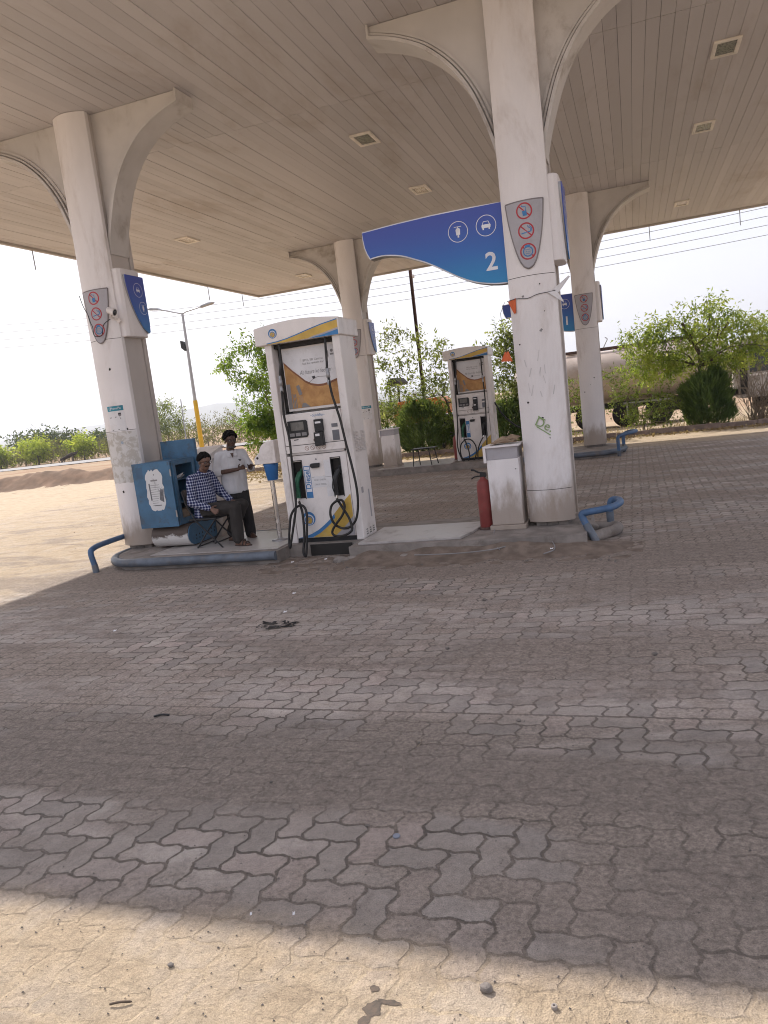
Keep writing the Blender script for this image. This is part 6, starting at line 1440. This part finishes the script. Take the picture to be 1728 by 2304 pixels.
# ------------------------------------------------------------------ small things on the ground
def stone(x, y, s, label, seed, m=None, group='stones on the paving'):
    b = MB().ball((0, 0, 0), 1, 10, 7).map(lambda p: (x+p[0]*s*(1+.35*mnoise.noise((p[0]*1.6+seed, p[1]*1.6, p[2]*1.6))), y+p[1]*s*.8*(1+.35*mnoise.noise((p[0]*1.6, p[1]*1.6+seed, 3))), .006+s*.45+p[2]*s*.6*(1+.3*mnoise.noise((seed, p[1]*2, p[2]*2)))))
    b.s = [False]*len(b.s); return tag(b.build('stone', m or M_stone), label, 'stone', group)
for i, (x, y, sz, lab) in enumerate(((7.05, -7.27, .022, 'angular grey stone in the sunlit strip, largest on the ground'), (6.34, -6.43, .011, 'small dark stone left of the bottle cap'), (6.36, -5.61, .010, 'pebble on the middle paving straight above the bottle cap'), (5.68, -6.11, .010, 'pebble on the paving left of the dirt drift'),
        (6.87, -5.29, .015, 'pebble lying on the straight paving seam'), (6.19, -2.77, .022, 'dark pebble on the pinkish blocks below the broken kerb'), (7.64, -4.21, .02, 'dark crumb of stone on the right-hand paving'), (6.15, -4.07, .018, 'pale pebble at the dusty middle of the lane'), (5.92, -7.37, .012, 'small dark stone in the sunlit strip near the twig'), (4.46, -3.41, .014, 'pebble on the paving left of the black rag'))):
    stone(x, y, sz, lab, i*3.7+1)
tag(MB().lathe([(.0155, 0), (.017, .002), (.017, .006), (.014, .0085)], (6.5, -6.49, .006), 20).build('bottle_cap', mat('cap_grey_blue', (.20, .22, .27), .4)), 'flat grey-blue bottle cap lying on the middle of the paving', 'bottle cap')
tag(MB().lathe([(.009, 0), (.010, .004), (.010, .010), (.0085, .0125), (.004, .0125), (.004, .004)], (7.27, -7.3, .006), 16).build('metal_nut', M_conc), 'tiny pale ring or nut in the sunlit strip', 'nut')
tag(MB().tube(smooth_path([(5.815, -7.572, .014), (5.85, -7.56, .018), (5.885, -7.545, .012)], 4), [.004]*8+[.002], 6).build('twig', M_wood), 'short dark twig at the lower left in the sun', 'twig', 'twigs on the ground')
tag(MB().tube(smooth_path([(4.42, -5.385, .014), (4.47, -5.365, .02), (4.52, -5.35, .012)], 4), .007, 6).build('twig', M_black), 'black stick lying on the straight paving seam at the left', 'twig', 'twigs on the ground')
tag(MB().tube(smooth_path([(6.36, -5.66, .012), (6.37, -5.61, .014), (6.355, -5.56, .012)], 4), .0022, 5).build('twig', M_twig), 'tiny pale straw on the middle paving', 'twig', 'twigs on the ground')
rag = MB(); xs = lin(4.18, 4.56, 20); ys = lin(-3.5, -3.33, 10)
rag.add([(x+.03*mnoise.noise((y*9, x*5, 2)), y+.05*mnoise.noise((x*7, y*3, 0)), .012+.035*max(0, mnoise.noise((x*14, y*14, 5)))) for y in ys for x in xs], [(j*20+i, j*20+i+1, (j+1)*20+i+1, (j+1)*20+i) for j in range(9) for i in range(19) if mnoise.noise((i*.33, j*.5, 8)) > -.02], True)
tag(rag.build('black_rag', M_black), 'torn black rag lying on the paving left of centre', 'rag')
for i, (x, y, lab) in enumerate(((3.37, -.98, 'white paper scrap on the soil below the left pump hose'), (3.80, -.90, 'white scrap below the dark opening under the pump'), (4.02, -2.32, 'pale paper scrap on the lane below the front pump'), (2.62, -3.52, 'pale curl of paper on the left paving'), (4.25, -3.01, 'small white scrap above the black rag'), (6.62, -.93, 'white crumpled scrap below the front pillar'), (6.09, -7.08, 'crumbled pale scrap at the shadow edge'), (6.26, -7.05, 'tiny white fleck at the shadow edge'))):
    k = .005 if y < -6 else .017
    tag(MB().add([(x-k, y-k*.5, .012+.05*(y > -1)), (x+k, y-k*.4, .016+.05*(y > -1)), (x+k*1.2, y+k*.5, .03+.05*(y > -1)), (x, y+k*.8, .018+.05*(y > -1)), (x-k*.9, y+k*.4, .026+.05*(y > -1))], [(0, 1, 2), (0, 2, 3), (0, 3, 4)]).build('paper_scrap', M_paper), lab, 'scrap', 'paper scraps on the ground')
st = MB()
for (cx_, cy_, rx_, ry_, sd_) in ((6.71, -7.41, .030, .028, 1), (6.70, -7.475, .022, .035, 4), (6.755, -7.375, .045, .010, 7), (6.69, -7.33, .016, .014, 9)):
    pts = []
    for q in range(40):
        a = 2*PI*q/40; f = 1+.55*mnoise.noise((math.cos(a)*1.6+sd_, math.sin(a)*1.6, sd_)); pts.append((cx_+rx_*f*math.cos(a), cy_+ry_*f*math.sin(a), pave_z(cx_+rx_*f*math.cos(a), cy_+ry_*f*math.sin(a))+.0012+.0001*sd_))
    st.add(pts, [tuple(range(40))])
tag(st.build('oil_stain', mat('wet_oil', (.075, .052, .036), .6, 0, .4, 60)), 'dark oil splash in the sunlit strip at the bottom', 'stain', kind='stuff')
rng = np.random.default_rng(9); gr = MB(); rr = random.Random(11)
def grit(n, x0, x1, y0, y1, smin, smax):
    for k in range(n):
        x, y, s = rr.uniform(x0, x1), rr.uniform(y0, y1), smin+(smax-smin)*rr.random()**3
        gr.add([(x+s*rr.uniform(.6, 1.2), y, .008), (x-s*.5, y+s*rr.uniform(.6, 1), .008), (x-s*.6, y-s*rr.uniform(.6, 1), .008), (x+rr.uniform(-.3, .3)*s, y, .008+s*rr.uniform(.5, 1.0))], [(0, 1, 3), (1, 2, 3), (2, 0, 3)])
grit(1500, 4.6, 8.6, -8.3, -6.9, .001, .007); grit(900, 4.6, 8.6, -6.9, -5.2, .0012, .008); grit(700, 1, 10, -5.2, -1.4, .002, .012); grit(500, -5, 8, -1.5, 9, .003, .02); grit(420, 3.0, 7.4, -1.45, -.7, .004, .022)
tag(gr.build('grit', M_stone), 'scattered grit and crumbs on the paving', 'grit', kind='stuff')

# soil berm and rutted earth on the left
mb = MB(); nx_, ny_ = 150, 26; xs = lin(-31, -10.5, nx_); ys = lin(15.6, 23.5, ny_)
def berm(x, y):
    yc = 18.4+.5*math.sin(x*.35)+(.09*(x+16) if x > -16 else 0)*4
    h = .32*math.exp(-((y-yc)/.75)**2)+.22*math.exp(-((y-yc-1.9)/.8)**2)*(x > -24)
    h *= .55+.75*abs(mnoise.noise((x*.5, y*.6, 3)))+.35*mnoise.noise((x*2.2, y*2.2, 6))
    return h*max(0, min(1, (x+31)/5))*max(0, min(1, (-10.6-x)/2.0))+hum(x, y)+.03*mnoise.noise((x*4, y*4, 1))-.02
mb.add([(x, y, berm(x, y)) for y in ys for x in xs], [(j*nx_+i, j*nx_+i+1, (j+1)*nx_+i+1, (j+1)*nx_+i) for j in range(ny_-1) for i in range(nx_-1)], True)
M_berm = mat('berm_soil', (.20, .135, .095), .95, 0, .3, 1.2, (.12, .085, .062), .7, 1.0, bump=1.0, bs=9, spec=.1)
struct(mb.build('ground_berm', M_berm))

# ------------------------------------------------------------------ dusty air
g = G('dusty_air'); v = g.n('ShaderNodeVolumePrincipled'); v.inputs['Color'].default_value = (.86, .90, .97, 1); v.inputs['Density'].default_value = .0005; v.inputs['Anisotropy'].default_value = .35
g.t.links.new(v.outputs[0], g.out.inputs['Volume'])
tag(MB().box(-5300, 4300, -1000, 5400, -14, 130).build('haze', g.m), 'thin dusty haze over the whole scene', 'haze', kind='stuff')
